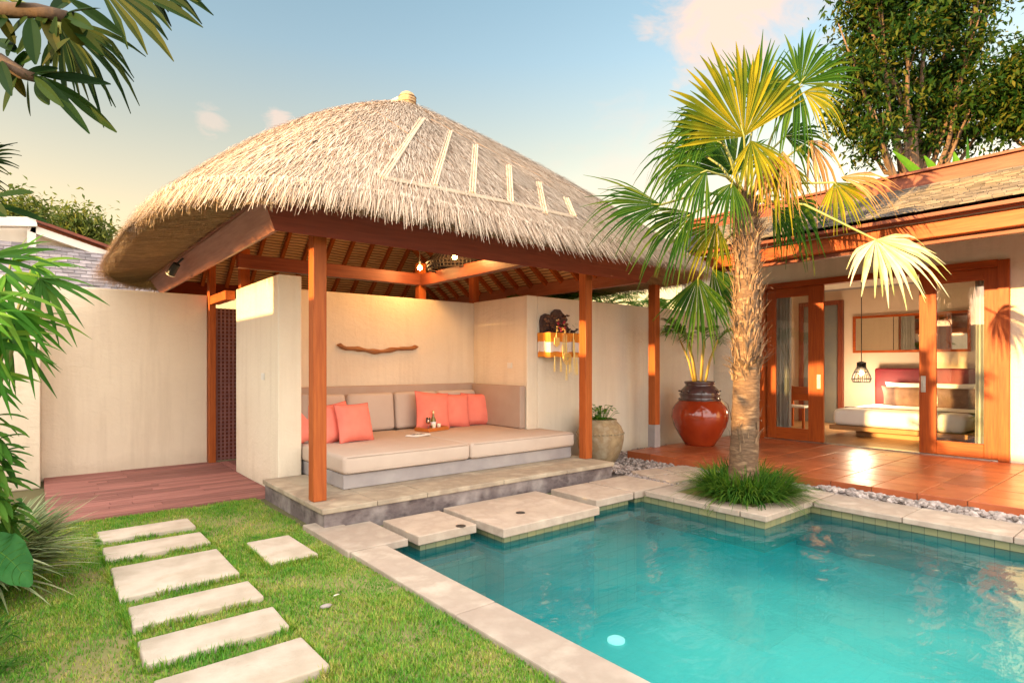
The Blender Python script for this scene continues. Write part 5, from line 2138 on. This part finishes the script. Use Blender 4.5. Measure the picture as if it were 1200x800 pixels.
# grass tuft at the palm foot
b = MB()
ct = Vector((5.92, 3.24, .02))
for k in range(2000):
    a = rr.uniform(0, 2 * PI)
    r = .36 * math.sqrt(rr.random())
    base = ct + Vector((r * math.cos(a), r * math.sin(a), 0))
    d = Vector((math.cos(a) * rr.uniform(.1, 1.1), math.sin(a) * rr.uniform(.1, 1.1), rr.uniform(.55, 1.2)))
    d += Vector((rr.uniform(-.35, .35), rr.uniform(-.35, .35), 0))
    b.blade(base, d, rr.uniform(.42, .70), .015, rr.uniform(.3, .7), segs=5, fold=.2, prof=lambda t: max(.06, 1 - t ** 2))
o = b.build('grass_tuft', leafmat('tuft_leaf', [(.02, .07, .012), (.04, .12, .016), (.08, .18, .022), (.16, .24, .03)], .3))
tag(o, 'round tuft of dark green grassy leaves at the foot of the fan palm', 'plant')


# ------------------------------------------------------------------ leaf clouds and trees
def leaf_cloud(name, clusters, n, size, mat, parent, seed=0, flat=.35, hollow=.5):
    g_ = np.random.default_rng(seed)
    wts = np.array([c_[1] ** 2.2 for c_ in clusters])
    idx = g_.choice(len(clusters), n, p=wts / wts.sum())
    C_ = np.array([list(c_[0]) for c_ in clusters])[idx]
    R_ = np.array([c_[1] for c_ in clusters])[idx][:, None]
    d = g_.normal(size=(n, 3))
    d /= np.linalg.norm(d, axis=1)[:, None]
    rad = g_.random((n, 1)) ** hollow
    P_ = C_ + d * R_ * rad * np.array([1, 1, .75])
    # twiggy clumping: pull leaves to sub-sprays
    ns = max(20, n // 16)
    sub = P_[g_.integers(0, n, ns)]
    near = g_.integers(0, ns, n)
    m_ = g_.random(n) < .72
    P_[m_] = sub[near[m_]] + g_.normal(size=(m_.sum(), 3)) * size * 1.5
    ax = g_.normal(size=(n, 3)) + np.array([0, 0, -.55])
    ax /= np.linalg.norm(ax, axis=1)[:, None]
    up = g_.normal(size=(n, 3)) * .8 + np.array([0, 0, 1.0])
    sdv = np.cross(ax, up)
    sdv /= np.linalg.norm(sdv, axis=1)[:, None]
    nr = np.cross(sdv, ax)
    L = (size * g_.uniform(.6, 1.25, n))[:, None]
    W = L * flat
    vsn = np.empty((n, 6, 3))
    vsn[:, 0] = P_
    vsn[:, 1] = P_ + ax * L * .45 + sdv * W * .5 + nr * W * .15
    vsn[:, 2] = P_ + ax * L - nr * L * .12
    vsn[:, 3] = P_ + ax * L * .45 - sdv * W * .5 + nr * W * .15
    vsn[:, 4] = P_ + ax * L * .5
    vsn[:, 5] = P_ + ax * L * .5
    bi = (np.arange(n) * 6)[:, None]
    f1 = bi + np.array([0, 1, 2, 4])
    f2 = bi + np.array([0, 4, 2, 3])
    return mesh_np(name, vsn.reshape(-1, 3), np.concatenate([f1, f2]), mat, parent, origin=tuple(C_.mean(0)))


def tree(name, label, base, trunk_top, clusters, n, size, mat, seed=0, tr=.2, cat='tree', group=None, limbs=True):
    base, trunk_top = Vector(base), Vector(trunk_top)
    t = thing(name, label, cat, base, group)
    b = MB()
    mid = base.lerp(trunk_top, .5) + Vector((.1, .05, 0))
    b.tube([base - UP * .2, mid, trunk_top], [tr, tr * .85, tr * .7], 10)
    r_ = random.Random(seed)
    if limbs:
        for c_, r in clusters:
            c_ = Vector(c_)
            s0 = mid.lerp(trunk_top, r_.uniform(.3, 1))
            m1 = s0.lerp(c_, .5) + Vector((r_.uniform(-.2, .2), r_.uniform(-.2, .2), -.15 * (c_ - s0).length))
            b.tube([s0, m1, c_, c_ + (c_ - m1) * .35], [tr * .42, tr * .28, tr * .14, tr * .05], 6)
            for k in range(5):
                e = c_ + Vector((r_.uniform(-1, 1), r_.uniform(-1, 1), r_.uniform(-.6, .9))) * r * .85
                b.tube([m1.lerp(c_, r_.uniform(.4, 1)), (c_ + e) / 2 + UP * .05, e], [tr * .12, tr * .07, tr * .03], 4)
    b.build('trunk', M['trunk_bark'], t, smooth=True)
    leaf_cloud('crown', clusters, n, size, mat, t, seed)
    return t


def cl_px(lst, d, mpp=None):
    out = []
    rj = random.Random(3)
    for px, py, rp in lst:
        dd = d + rj.uniform(-.9, .9)
        out.append((at_d(px, py, dd), rp * dd / FPX))
    return out


TD = 15.0
base = at_d(1085, 200, TD)
base.z = 0
tree('broadleaf_tree', 'large dark leafy tree rising behind the villa roof', base, at_d(1068, 150, TD),
     cl_px([(1010, 12, 26), (1045, 5, 32), (1085, -5, 34), (1120, 10, 26), (1020, 50, 30), (1000, 75, 22), (1065, 40, 34), (1110, 45, 26), (1140, 45, 20), (1010, 105, 26), (1040, 90, 28), (1060, 120, 26), (1090, 95, 32), (1125, 85, 26), (1105, 130, 30), (1140, 120, 22), (1150, 150, 18), (1120, 160, 22), (1085, 165, 18), (1005, 145, 24), (985, 130, 16), (1030, 150, 24), (1020, 175, 20), (1158, 5, 12), (1148, -8, 12), (1030, -30, 40), (1090, -45, 40)], TD), 27000, .19, M['leaf_tree'], seed=2, tr=.20)
TD2 = 14.0
base = at_d(1260, 200, TD2)
base.z = 0
tree('broadleaf_tree', 'leafy tree cut by the right edge of the photo behind the villa roof', base, at_d(1235, 130, TD2),
     cl_px([(1195, 85, 24), (1175, 110, 16), (1200, 115, 24), (1175, 138, 14), (1195, 140, 18), (1225, 70, 30), (1235, 120, 30), (1162, 118, 10)], TD2), 11000, .19, M['leaf_tree'], seed=5, tr=.16)
TD3 = 30.0
base = at_d(92, 300, TD3)
base.z = 0
tree('round_tree', 'distant round crowned tree behind the neighbour roof', base, at_d(92, 285, TD3), cl_px([(88, 262, 18), (104, 272, 18), (75, 270, 16), (118, 284, 14), (95, 285, 18), (65, 280, 14)], TD3), 6000, .32, M['leaf_far'], seed=8, tr=.25)
base = at_d(22, 300, 26)
base.z = 0
tree('round_tree', 'distant tree mostly hidden by the frangipani leaves above the neighbour gable', base, at_d(22, 270, 26), cl_px([(20, 252, 18), (40, 256, 13), (5, 255, 16), (30, 268, 16)], 26), 4000, .30, M['leaf_far'], seed=9, tr=.22)

# banana leaves behind the villa ridge
bn = thing('banana_plant', 'banana plant showing upright leaves above the villa ridge', 'plant', Vector((at_d(1128, 175, 12.6).x, at_d(1128, 175, 12.6).y, 0)))
b = MB()
bs_ = Vector(bn.location)
b.tube([bs_, bs_ + UP * 3.0, bs_ + UP * 4.6], [.14, .11, .07], 10)
b.build('stem', M['stalk'], bn)
for k, (px, py) in enumerate(((1133, 160), (1118, 178), (1050, 175), (1160, 182), (1085, 182))):
    b = MB()
    tip = at_d(px, py, 12.6)
    st_ = bs_ + UP * 4.5
    b.blade(st_, tip - st_, (tip - st_).length * 1.05, .34, .05, segs=8, prof=lambda t: max(.03, math.sin(PI * min(1, t * .95 + .04)) ** .6))
    b.build('leaf', M['leaf_bright'], bn)

# feathery palms behind the garden wall
rr = random.Random(31)
for k, (px, y, lab) in enumerate(((650, 7.4, 'feathery palm behind the wall just right of the shrine'), (690, 7.9, 'feathery palm behind the wall above the stone pot'), (735, 7.5, 'feathery palm behind the wall left of the porch post'), (780, 8.0, 'feathery palm behind the wall above the glazed jar'), (620, 9.4, 'feathery palm farthest behind the wall in the roof gap'))):
    q = at_y(px, 400, y)
    q.z = 0
    t = thing('feather_palm', lab, 'palm', q, 'feathery palms behind the garden wall')
    b = MB()
    for j in range(6):
        a = rr.uniform(0, 6.28)
        b.tube([q + Vector((.15 * math.cos(a), .15 * math.sin(a), 0)), q + Vector((.3 * math.cos(a), .3 * math.sin(a), 2.0))], [.04, .025], 6)
    b.build('canes', M['cane'], t)
    for j in range(20):
        a = rr.uniform(0, 6.28)
        b = MB()
        pinnate(b, q + Vector((.2 * math.cos(a), .2 * math.sin(a), rr.uniform(1.9, 2.6))), Vector((math.cos(a), math.sin(a) * .8, rr.uniform(.3, 2.0))), rr.uniform(.9, 1.4), 22, .42, rr.uniform(.3, .8), w=.035, rnd=rr)
        b.build('frond', M['leaf_areca'], t)

# ------------------------------------------------------------------ foreground plants on the left
rr = random.Random(55)


def lance_fan(mb, hub, cd, n, L, w, spread, rnd, droop=.35):
    cd = Vector(cd).normalized()
    nr = (-FW + UP * .8)
    nr = (nr - cd * nr.dot(cd)).normalized()
    for i in range(n):
        a = math.radians(spread) * ((i + .5) / n - .5) + rnd.uniform(-.08, .08)
        d = Quaternion(nr, a) @ cd
        d = d + Vector((rnd.uniform(-.15, .15), rnd.uniform(-.15, .15), rnd.uniform(-.1, .2)))
        mb.blade(hub, d, L * rnd.uniform(.75, 1.1), w * rnd.uniform(.8, 1.1), droop * rnd.uniform(.6, 1.5), side=Quaternion(d.normalized(), rnd.uniform(-.6, .6)) @ (d.cross(nr).normalized()), segs=6, fold=.22, twist=rnd.uniform(-.5, .5), prof=lambda t: max(.04, min(1, .3 + 4 * t) * (1 - t ** 3)))


rb = at_d(-70, 500, 2.7)
rb.z = 0
rp_ = thing('lady_palm', 'bright green lady palm with long fingered leaves at the left edge', 'palm', rb)
hubs = [((-5, 305), 2.5, -12, .42), ((18, 322), 2.7, -30, .40), ((25, 308), 2.9, 30, .30), ((58, 326), 2.6, -45, .34), ((50, 312), 2.8, -5, .30), ((-5, 345), 2.4, -40, .42), ((15, 380), 2.6, -20, .40), ((30, 365), 2.5, -55, .38), ((-10, 400), 2.4, -25, .40), ((20, 395), 2.7, -60, .36), ((-15, 370), 2.3, 10, .34), ((-15, 440), 2.5, -40, .3)]
b = MB()
for k, ((px, py), d, ang, L) in enumerate(hubs):
    hub = at_d(px - 12, py, d)
    b.tube([rb + Vector((rr.uniform(-.1, .1), rr.uniform(-.1, .1), 0)), rb.lerp(hub, .6) + UP * .25, hub], [.013, .010, .006], 6)
b.build('canes', M['stalk'], rp_)
for k, ((px, py), d, ang, L) in enumerate(hubs):
    hub = at_d(px - 12, py, d)
    m_ = MB()
    cd = RT * math.cos(math.radians(ang)) + UP * math.sin(math.radians(ang)) - FW * .2
    lance_fan(m_, hub, cd, 9, L * .76, .030, 120, rr, .3)
    m_.build('frond', M['leaf_bright'] if k % 3 else M['leaf_bush'], rp_)

bb = at_d(-55, 620, 2.6)
bb.z = 0
bu = thing('ginger_plant', 'dark green broad leaved ginger plant below the lady palm', 'plant', bb)
b = MB()
tops = []
for px, py, d in ((-14, 480, 2.5), (-6, 515, 2.6), (-20, 545, 2.5), (12, 572, 3.0), (-18, 500, 2.8), (-2, 590, 3.0)):
    tp_ = at_d(px, py, d)
    tops.append(tp_)
    b.tube([bb, bb.lerp(tp_, .6) + UP * .1, tp_], [.016, .012, .008], 6)
b.build('stems', M['stalk'], bu)
b = MB()
for tp_ in tops:
    for k in range(15):
        a = rr.uniform(-70, 60)
        d = RT * math.cos(math.radians(a)) * rr.choice([1, 1, 1, -.6]) + UP * math.sin(math.radians(a)) + FW * rr.uniform(-.5, .5)
        b.blade(tp_ - UP * rr.uniform(0, .22), d, rr.uniform(.10, .17), rr.uniform(.03, .045), rr.uniform(.2, .6), segs=6, fold=.3, prof=lambda t: max(.03, math.sin(PI * min(1, t * .93 + .05)) ** .7))
b.build('leaves', M['leaf_bush'], bu)

# striped grassy clump
sg = Vector((-.26, 4.95, .0))
b = MB()
for k in range(850):
    a = rr.uniform(0, 2 * PI)
    base = sg + Vector((math.cos(a) * rr.uniform(0, .17), math.sin(a) * rr.uniform(0, .17), rr.uniform(.05, .25)))
    d = Vector((math.cos(a), math.sin(a), rr.uniform(.25, 1.5)))
    b.blade(base, d, rr.uniform(.42, .66), .034, rr.uniform(.12, .42), segs=6, fold=.25, prof=lambda t: max(.05, 1 - t ** 1.8))
tag(b.build('striped_grass', M['leaf_var']), 'arching clump of pale green striped grassy leaves beside the deck', 'plant')

# broad leaf plant
pb_ = at_d(-80, 760, 2.5)
pb_.z = 0
tq = thing('broad_leaf_plant', 'large smooth dark green broad leaf hanging at the left edge over the lawn', 'plant', pb_)
b = MB()
hub = at_d(-14, 640, 2.55)
hub2 = at_d(-25, 700, 2.4)
b.tube([pb_, pb_.lerp(hub, .6) + UP * .12, hub], [.014, .011, .007], 8)
b.build('stem', M['stalk'], tq)


def broad(hub, d, L, w, droop):
    b = MB()
    d = d.normalized()
    side = d.cross(-FW * .7 + UP * .8).normalized()
    nrm = side.cross(d)

    def sp(t, u):
        wd = w / 2 * max(.02, math.sin(PI * min(1, t * .84 + .15)) ** .6)
        rip = .010 * math.sin(t * 22) * abs(u)
        return hub + d * (L * t) - UP * (droop * L * t * t) + side * (u * wd) + nrm * (abs(u) ** 1.3 * wd * .28 + rip)

    nt_, nu = 22, 10
    vs = [sp(i / nt_, j / nu * 2 - 1) for i in range(nt_ + 1) for j in range(nu + 1)]
    fs = [(i * (nu + 1) + j, i * (nu + 1) + j + 1, (i + 1) * (nu + 1) + j + 1, (i + 1) * (nu + 1) + j) for i in range(nt_) for j in range(nu)]
    b.add(vs, fs)
    b.tube([sp(i / 12, 0) - nrm * .001 for i in range(13)], [.0035 * (1 - .8 * i / 12) for i in range(13)], 5, mi=1)
    for sg in (1, -1):
        for k in range(7):
            t0 = .06 + k * .12
            b.tube([sp(min(1, t0 + .16 * f * f + .05 * f), sg * f * .95) for f in (0, .25, .5, .75, 1)], [.0016, .0014, .0012, .001, .0006], 4, mi=1)
    return b.build('leaf', [M['leaf_broad'], M['leaf_bush']], tq, smooth=True)


broad(hub, RT * 1 - UP * .15 - FW * .25, .25, .17, .45)
# low leafy edge plants down the left side
rq = thing('ground_fern', 'low dark leafy fringe plant in the lower left corner of the lawn', 'plant', at_z(-30, 760, 0))
b = MB()
for k in range(160):
    base = at_z(rr.uniform(-60, 4), rr.uniform(690, 800), 0)
    a = rr.uniform(0, 6.28)
    b.blade(base, Vector((math.cos(a), math.sin(a), rr.uniform(.5, 1.5))), rr.uniform(.12, .26), .02, .5, segs=4)
b.build('leaves', M['leaf_bush'], rq)

# frangipani branch overhead
fb_ = Vector((-1.3, 3.5, 0))
fr_ = thing('frangipani_tree', 'frangipani tree whose branch and long leaves hang into the top left corner', 'tree', fb_)
BD = 2.0
b = MB()
br1 = [fb_, fb_ + UP * 1.5, at_d(-260, 40, BD), at_d(-90, 0, BD), at_d(0, 12, BD), at_d(45, 13, BD), at_d(78, 20, BD)]
b.tube(br1, [.10, .09, .06, .03, .026, .024, .020], 10)
br2 = [at_d(-260, 40, BD), at_d(-80, 50, BD), at_d(0, 70, BD), at_d(25, 86, BD), at_d(40, 91, BD)]
b.tube(br2, [.05, .03, .022, .02, .016], 10)
b.build('branch', pm('dark_bark', (.10, .055, .03), (.05, .03, .018), scale=9, rough=.9, bump=.6, bdist=.01), fr_, smooth=True)
lv = [((60, 12), (20, 60), .9), ((20, 14), (30, -10), .8), ((50, 16), (70, 60), .9), ((10, 12), (-15, 40), 1), ((15, 78), (48, 60), .8), ((30, 88), (68, 78), .8), ((22, 84), (4, 128), .8), ((76, 20), (122, 62), .9), ((72, 10), (100, -20), .9), ((5, 74), (30, 112), .8), ((66, 20), (60, 72), .8), ((40, 90), (100, 118), .8), ((0, 14), (18, 50), .9), ((47, 88), (130, 95), .9), ((47, 90), (105, 151), .8), ((70, 100), (137, 150), .9), ((50, 78), (82, 42), 1.1), ((82, 0), (146, 41), 1), ((74, 22), (98, 52), 1.1), ((32, 22), (6, 48), 1.2), ((36, 22), (42, 72), 1.2), ((33, 95), (36, 134), .9), ((44, 94), (58, 121), 1.1), ((-10, 232), (40, 222), 1), ((-12, 238), (58, 258), .8), ((-12, 240), (8, 252), 1), ((45, 86), (92, 84), .6), ((20, 62), (-5, 42), 1), ((25, 20), (12, 2), 1.2), ((78, 16), (118, 8), .9), ((40, 92), (75, 120), .8), ((10, 66), (20, 40), 1), ((0, 72), (14, 108), .9), ((78, 18), (110, 30), .9), ((30, 60), (20, 88), 1.0), ((60, 15), (90, -12), 1)]
b = MB()
for (a_, c_, wd) in lv:
    d0 = BD + rr.uniform(-.05, .05)
    p0_, p1_ = at_d(*a_, d0), at_d(*c_, d0 + rr.uniform(-.12, .12))
    L = (p1_ - p0_).length
    b.blade(p0_, p1_ - p0_, L, .046 * wd, .06, side=(p1_ - p0_).cross(-FW * 1 + Vector((rr.uniform(-.6, .6), rr.uniform(-.6, .6), rr.uniform(0, .8)))), segs=9, fold=.3, prof=lambda t: max(.03, math.sin(PI * min(1, t * .92 + .06)) ** .75))
b.build('leaves', leafmat('frangipani_leaf', [(.004, .016, .002), (.007, .024, .003), (.013, .032, .004), (.05, .042, .006)], .12, rough=.55), fr_)

# fan palm reaching in from the top left
fp2b = Vector((-1.7, 3.3, 0))
fp2 = thing('overhead_palm', 'fan palm whose frond tips hang into the sky at the top left', 'palm', fp2b)
b = MB()
hd2 = fp2b + Vector((.1, 0, 2.9))
b.tube([fp2b, fp2b + UP * 1.5, hd2], [.16, .14, .12], 14)
b.build('trunk', M['palm_trunk'], fp2, smooth=True)
frond((108, -28), 2.4, -28, 5, .52, 60, M['leaf_dark'], n=9, droop=.08, join=.72, tipdrop=.35, parent=fp2, start=hd2, seed=41)
frond((60, 18), 2.6, -42, -5, .50, 70, M['leaf_dark'], n=12, droop=.12, join=.62, tipdrop=.5, parent=fp2, start=hd2, seed=42)
frond((70, 30), 2.5, -85, -5, .30, 80, M['leaf_dark'], n=8, droop=.12, join=.6, tipdrop=.5, parent=fp2, start=hd2, seed=45)
frond((-28, 190), 2.5, 25, -5, .20, 110, M['leaf_dark'], n=14, droop=.05, join=.5, tipdrop=.3, parent=fp2, start=hd2, seed=43)
frond((150, -45), 2.5, -30, 5, .42, 50, M['leaf_dark'], n=8, droop=.08, join=.72, tipdrop=.3, parent=fp2, start=hd2, seed=44)
frond((-32, 205), 2.4, -40, -5, .18, 80, M['leaf_dark'], n=9, droop=.05, join=.5, tipdrop=.3, parent=fp2, start=hd2, seed=46)

# hedge trees on the sunset side that shade the garden (outside the picture)

# ------------------------------------------------------------------ lawn blades
obst = [(x0 - .004, x1 + .004, y0 - .004, y1 + .004) for x0, x1, y0, y1 in stones] + [(1.29, 1.635, 4.26, 4.9)]
n = 260000
xs = rng.uniform(-1.7, COPX0 + .0, n)
ys = 1.75 + (6.60 - 1.75) * rng.random(n) ** 1.15
keep = np.ones(n, bool)
for (x0, x1, y0, y1) in obst:
    keep &= ~((xs > x0) & (xs < x1) & (ys > y0) & (ys < y1))
keep &= ~((xs > 1.80) & (ys > 4.1) & (ys < 5.13))
keep &= ~((xs > COPX0 + .0) & (ys > 5.0))
bare = np.array([mnoise.noise(Vector((x * 2.2, y * 2.2, 3.0))) for x, y in zip(xs, ys)])
worn = np.exp(-((xs - 1.38) ** 2 / .10 + (ys - 5.75) ** 2 / .16))
keep &= rng.random(n) < np.clip(1.1 - bare * 1.5, .35, 1) * (1 - .8 * worn)
xs, ys = xs[keep], ys[keep]
n = len(xs)
hh = rng.uniform(.010, .030, n) * (1 + .5 * np.array([mnoise.noise(Vector((x * 3, y * 3, 9))) for x, y in zip(xs, ys)]))
aa = rng.uniform(0, 2 * PI, n)
ln = rng.uniform(.2, 1.1, n) * hh
wd = rng.uniform(.003, .0055, n)
# longer tufts creep over the slab edges
ex, ey = [], []
for (x0, x1, y0, y1) in obst:
    m_ = 1500
    t_ = rng.random(m_)
    sd_ = rng.integers(0, 4, m_)
    off_ = np.abs(rng.normal(0, .012, m_))
    px_ = np.where(sd_ == 0, x0 - off_, np.where(sd_ == 1, x1 + off_, x0 + (x1 - x0) * t_))
    py_ = np.where(sd_ == 2, y0 - off_, np.where(sd_ == 3, y1 + off_, y0 + (y1 - y0) * t_))
    kk = np.array([mnoise.noise(Vector((a_ * 5, b_ * 5, 1))) for a_, b_ in zip(px_, py_)]) > -.12
    ex.append(px_[kk])
    ey.append(py_[kk])
ex, ey = np.concatenate(ex), np.concatenate(ey)
ne = len(ex)
xs, ys = np.concatenate([xs, ex]), np.concatenate([ys, ey])
hh = np.concatenate([hh, rng.uniform(.03, .062, ne)])
aa = np.concatenate([aa, rng.uniform(0, 2 * PI, ne)])
ln = np.concatenate([ln, rng.uniform(.01, .04, ne)])
wd = np.concatenate([wd, rng.uniform(.003, .0055, ne)])
n = len(xs)
base = np.stack([xs, ys, np.full(n, -.006)], 1)
sdv = np.stack([-np.sin(aa), np.cos(aa), np.zeros(n)], 1) * wd[:, None] / 2
out = np.stack([np.cos(aa) * ln, np.sin(aa) * ln, hh], 1)
vsn = np.empty((n, 5, 3))
vsn[:, 0] = base - sdv
vsn[:, 1] = base + sdv
vsn[:, 2] = base + out * np.array([.4, .4, .62]) + sdv * .8
vsn[:, 3] = base + out * np.array([.4, .4, .62]) - sdv * .8
vsn[:, 4] = base + out
bi = (np.arange(n) * 5)[:, None]
fq = np.concatenate([bi + np.array([0, 1, 2]), bi + np.array([0, 2, 3]), bi + np.array([3, 2, 4])])
o = mesh_np('lawn_grass', vsn.reshape(-1, 3), fq, M['grass'])
tag(o, 'short patchy green and straw coloured lawn grass', None, None, 'stuff')

# small things on the lawn
q = at_z(382, 711, .005)
b = MB()
b.rock(q + UP * .008, .035, 3, flat=.7)
tag(b.build('garden_pebble', M['pebble'], smooth=True), 'lone grey pebble lying in the lawn near the pool coping', 'pebble')
q = at_z(391, 698, .02)
b = MB()
b.blade(q, (1, .3, .05), .05, .016, .1, segs=4)
tag(b.build('fallen_leaf', M['white_paint']), 'tiny pale fallen leaf on the lawn above the lone pebble', 'leaf')
q = at_z(300, 631, .03)
b = MB()
b.blade(q, (1, .2, .3), .06, .05, .2, segs=5)
b.blade(q, (-.6, .6, .4), .05, .04, .2, segs=5)
tag(b.build('weed', M['leaf_bush']), 'small round leaved green weed in the lawn beside the square slab', 'plant')
q = at_z(1098, 571, TER + .01)
b = MB()
b.blade(q, (.3, -1, .05), .09, .045, .3, segs=5)
tag(b.build('fallen_leaf', M['leaf_dead']), 'dry brown fallen leaf near the edge of the terracotta terrace', 'leaf')

# ------------------------------------------------------------------ sky, sun, camera
SUN_EL, SUN_AZ = math.radians(7.5), math.radians(177.5)      # azimuth counted from +X towards +Y
S = Vector((math.cos(SUN_EL) * math.cos(SUN_AZ), math.cos(SUN_EL) * math.sin(SUN_AZ), math.sin(SUN_EL)))
wld = bpy.data.worlds.new('World')
scene.world = wld
wld.use_nodes = True
nt = wld.node_tree
bg = nt.nodes['Background']
sky = N(nt, 'ShaderNodeTexSky', sky_type='NISHITA')
sky.sun_disc = False
sky.sun_elevation = SUN_EL
sky.sun_rotation = math.radians(90) - SUN_AZ
sky.air_density = 1.2
sky.dust_density = 1.5
sky.ozone_density = 1.0
tc = N(nt, 'ShaderNodeTexCoord')
hsv = N(nt, 'ShaderNodeHueSaturation')
hsv.inputs['Saturation'].default_value = .9
nt.links.new(sky.outputs[0], hsv.inputs['Color'])
sepw = N(nt, 'ShaderNodeSeparateXYZ')
nt.links.new(tc.outputs['Generated'], sepw.inputs[0])
# clear air: teal overhead, peach towards the horizon
elev = ramp(nt, sepw.outputs['Z'], [(0.0, (1.38, .89, .57)), (.22, (1.33, .88, .60)), (.34, (1.06, .84, .66)), (.46, (.82, .85, .83)), (.72, (.58, .80, .86))])
c = mixc(nt, hsv.outputs[0], elev, 1.0, 'MULTIPLY')
# bright cloud added out of view behind the viewer as a broad fill
vdot = N(nt, 'ShaderNodeVectorMath', operation='DOT_PRODUCT')
nt.links.new(tc.outputs['Generated'], vdot.inputs[0])
vdot.inputs[1].default_value = (-FW * .8 + UP * .6).normalized()
ncl = N(nt, 'ShaderNodeTexNoise')
ncl.inputs['Scale'].default_value = 2.5
ncl.inputs['Detail'].default_value = 6
nt.links.new(tc.outputs['Generated'], ncl.inputs['Vector'])
rear_fill = ramp(nt, mathn(nt, 'ADD', vdot.outputs['Value'], mathn(nt, 'MULTIPLY', mathn(nt, 'SUBTRACT', ncl.outputs['Fac'], .5), .5)), [(.22, (0, 0, 0)), (.5, (1, 1, 1))])
c = mixc(nt, c, (8.3, 7.95, 7.4), rear_fill)
# small sunset clouds: soft noise patches around three directions
for (px, py, rad, amt) in ((855, -4, .135, 1.0), (326, 140, .02, .6), (246, 142, .022, .4), (770, 235, .16, .25)):
    dv = ray(px, py).normalized()
    vd = N(nt, 'ShaderNodeVectorMath', operation='DISTANCE')
    nzn = N(nt, 'ShaderNodeTexNoise')
    nzn.inputs['Scale'].default_value = 9 if rad > .1 else 30
    nzn.inputs['Detail'].default_value = 9
    nzn.inputs['Roughness'].default_value = .62
    nzn.inputs['Distortion'].default_value = .6
    mpw = N(nt, 'ShaderNodeMapping')
    mpw.inputs['Scale'].default_value = (1, 1, 1.9)
    nt.links.new(tc.outputs['Generated'], mpw.inputs['Vector'])
    nt.links.new(mpw.outputs[0], nzn.inputs['Vector'])
    nt.links.new(tc.outputs['Generated'], vd.inputs[0])
    vd.inputs[1].default_value = dv
    dd = mathn(nt, 'DIVIDE', vd.outputs['Value'], rad)
    dd = mathn(nt, 'ADD', dd, mathn(nt, 'MULTIPLY', mathn(nt, 'SUBTRACT', nzn.outputs['Fac'], .5), 2.2))
    msk = ramp(nt, dd, [(.35, (1, 1, 1)), (1.0, (0, 0, 0))])
    c = mixc(nt, c, (2.4, 1.75, 1.42), mathn(nt, 'MULTIPLY', msk, amt))
nt.links.new(c, bg.inputs['Color'])
bg.inputs['Strength'].default_value = .15

sun = bpy.data.lights.new('sun', 'SUN')
sun.energy = 4.8
sun.angle = math.radians(.6)
sun.color = (1, .62, .22)
so = bpy.data.objects.new('sun', sun)
col.objects.link(so)
so.rotation_euler = S.to_track_quat('Z', 'Y').to_euler()

cam = bpy.data.cameras.new('camera')
cam.sensor_width = 36
cam.lens = FPX / 1200 * 36
cam.shift_y = (HY - 400) / 1200
cam.clip_end = 1000
cam.clip_start = .05
co = bpy.data.objects.new('camera', cam)
col.objects.link(co)
co.location = EYEP
co.rotation_euler = (math.radians(90), 0, YAW - math.radians(90))
scene.camera = co

scene.view_settings.view_transform = 'Standard'
scene.view_settings.look = 'None'
scene.view_settings.gamma = 1
scene.view_settings.exposure = 1.70
scene.cycles.max_bounces = 8
scene.cycles.transparent_max_bounces = 16
scene.cycles.diffuse_bounces = 4
scene.cycles.use_denoising = True
scene.cycles.sample_clamp_indirect = 6
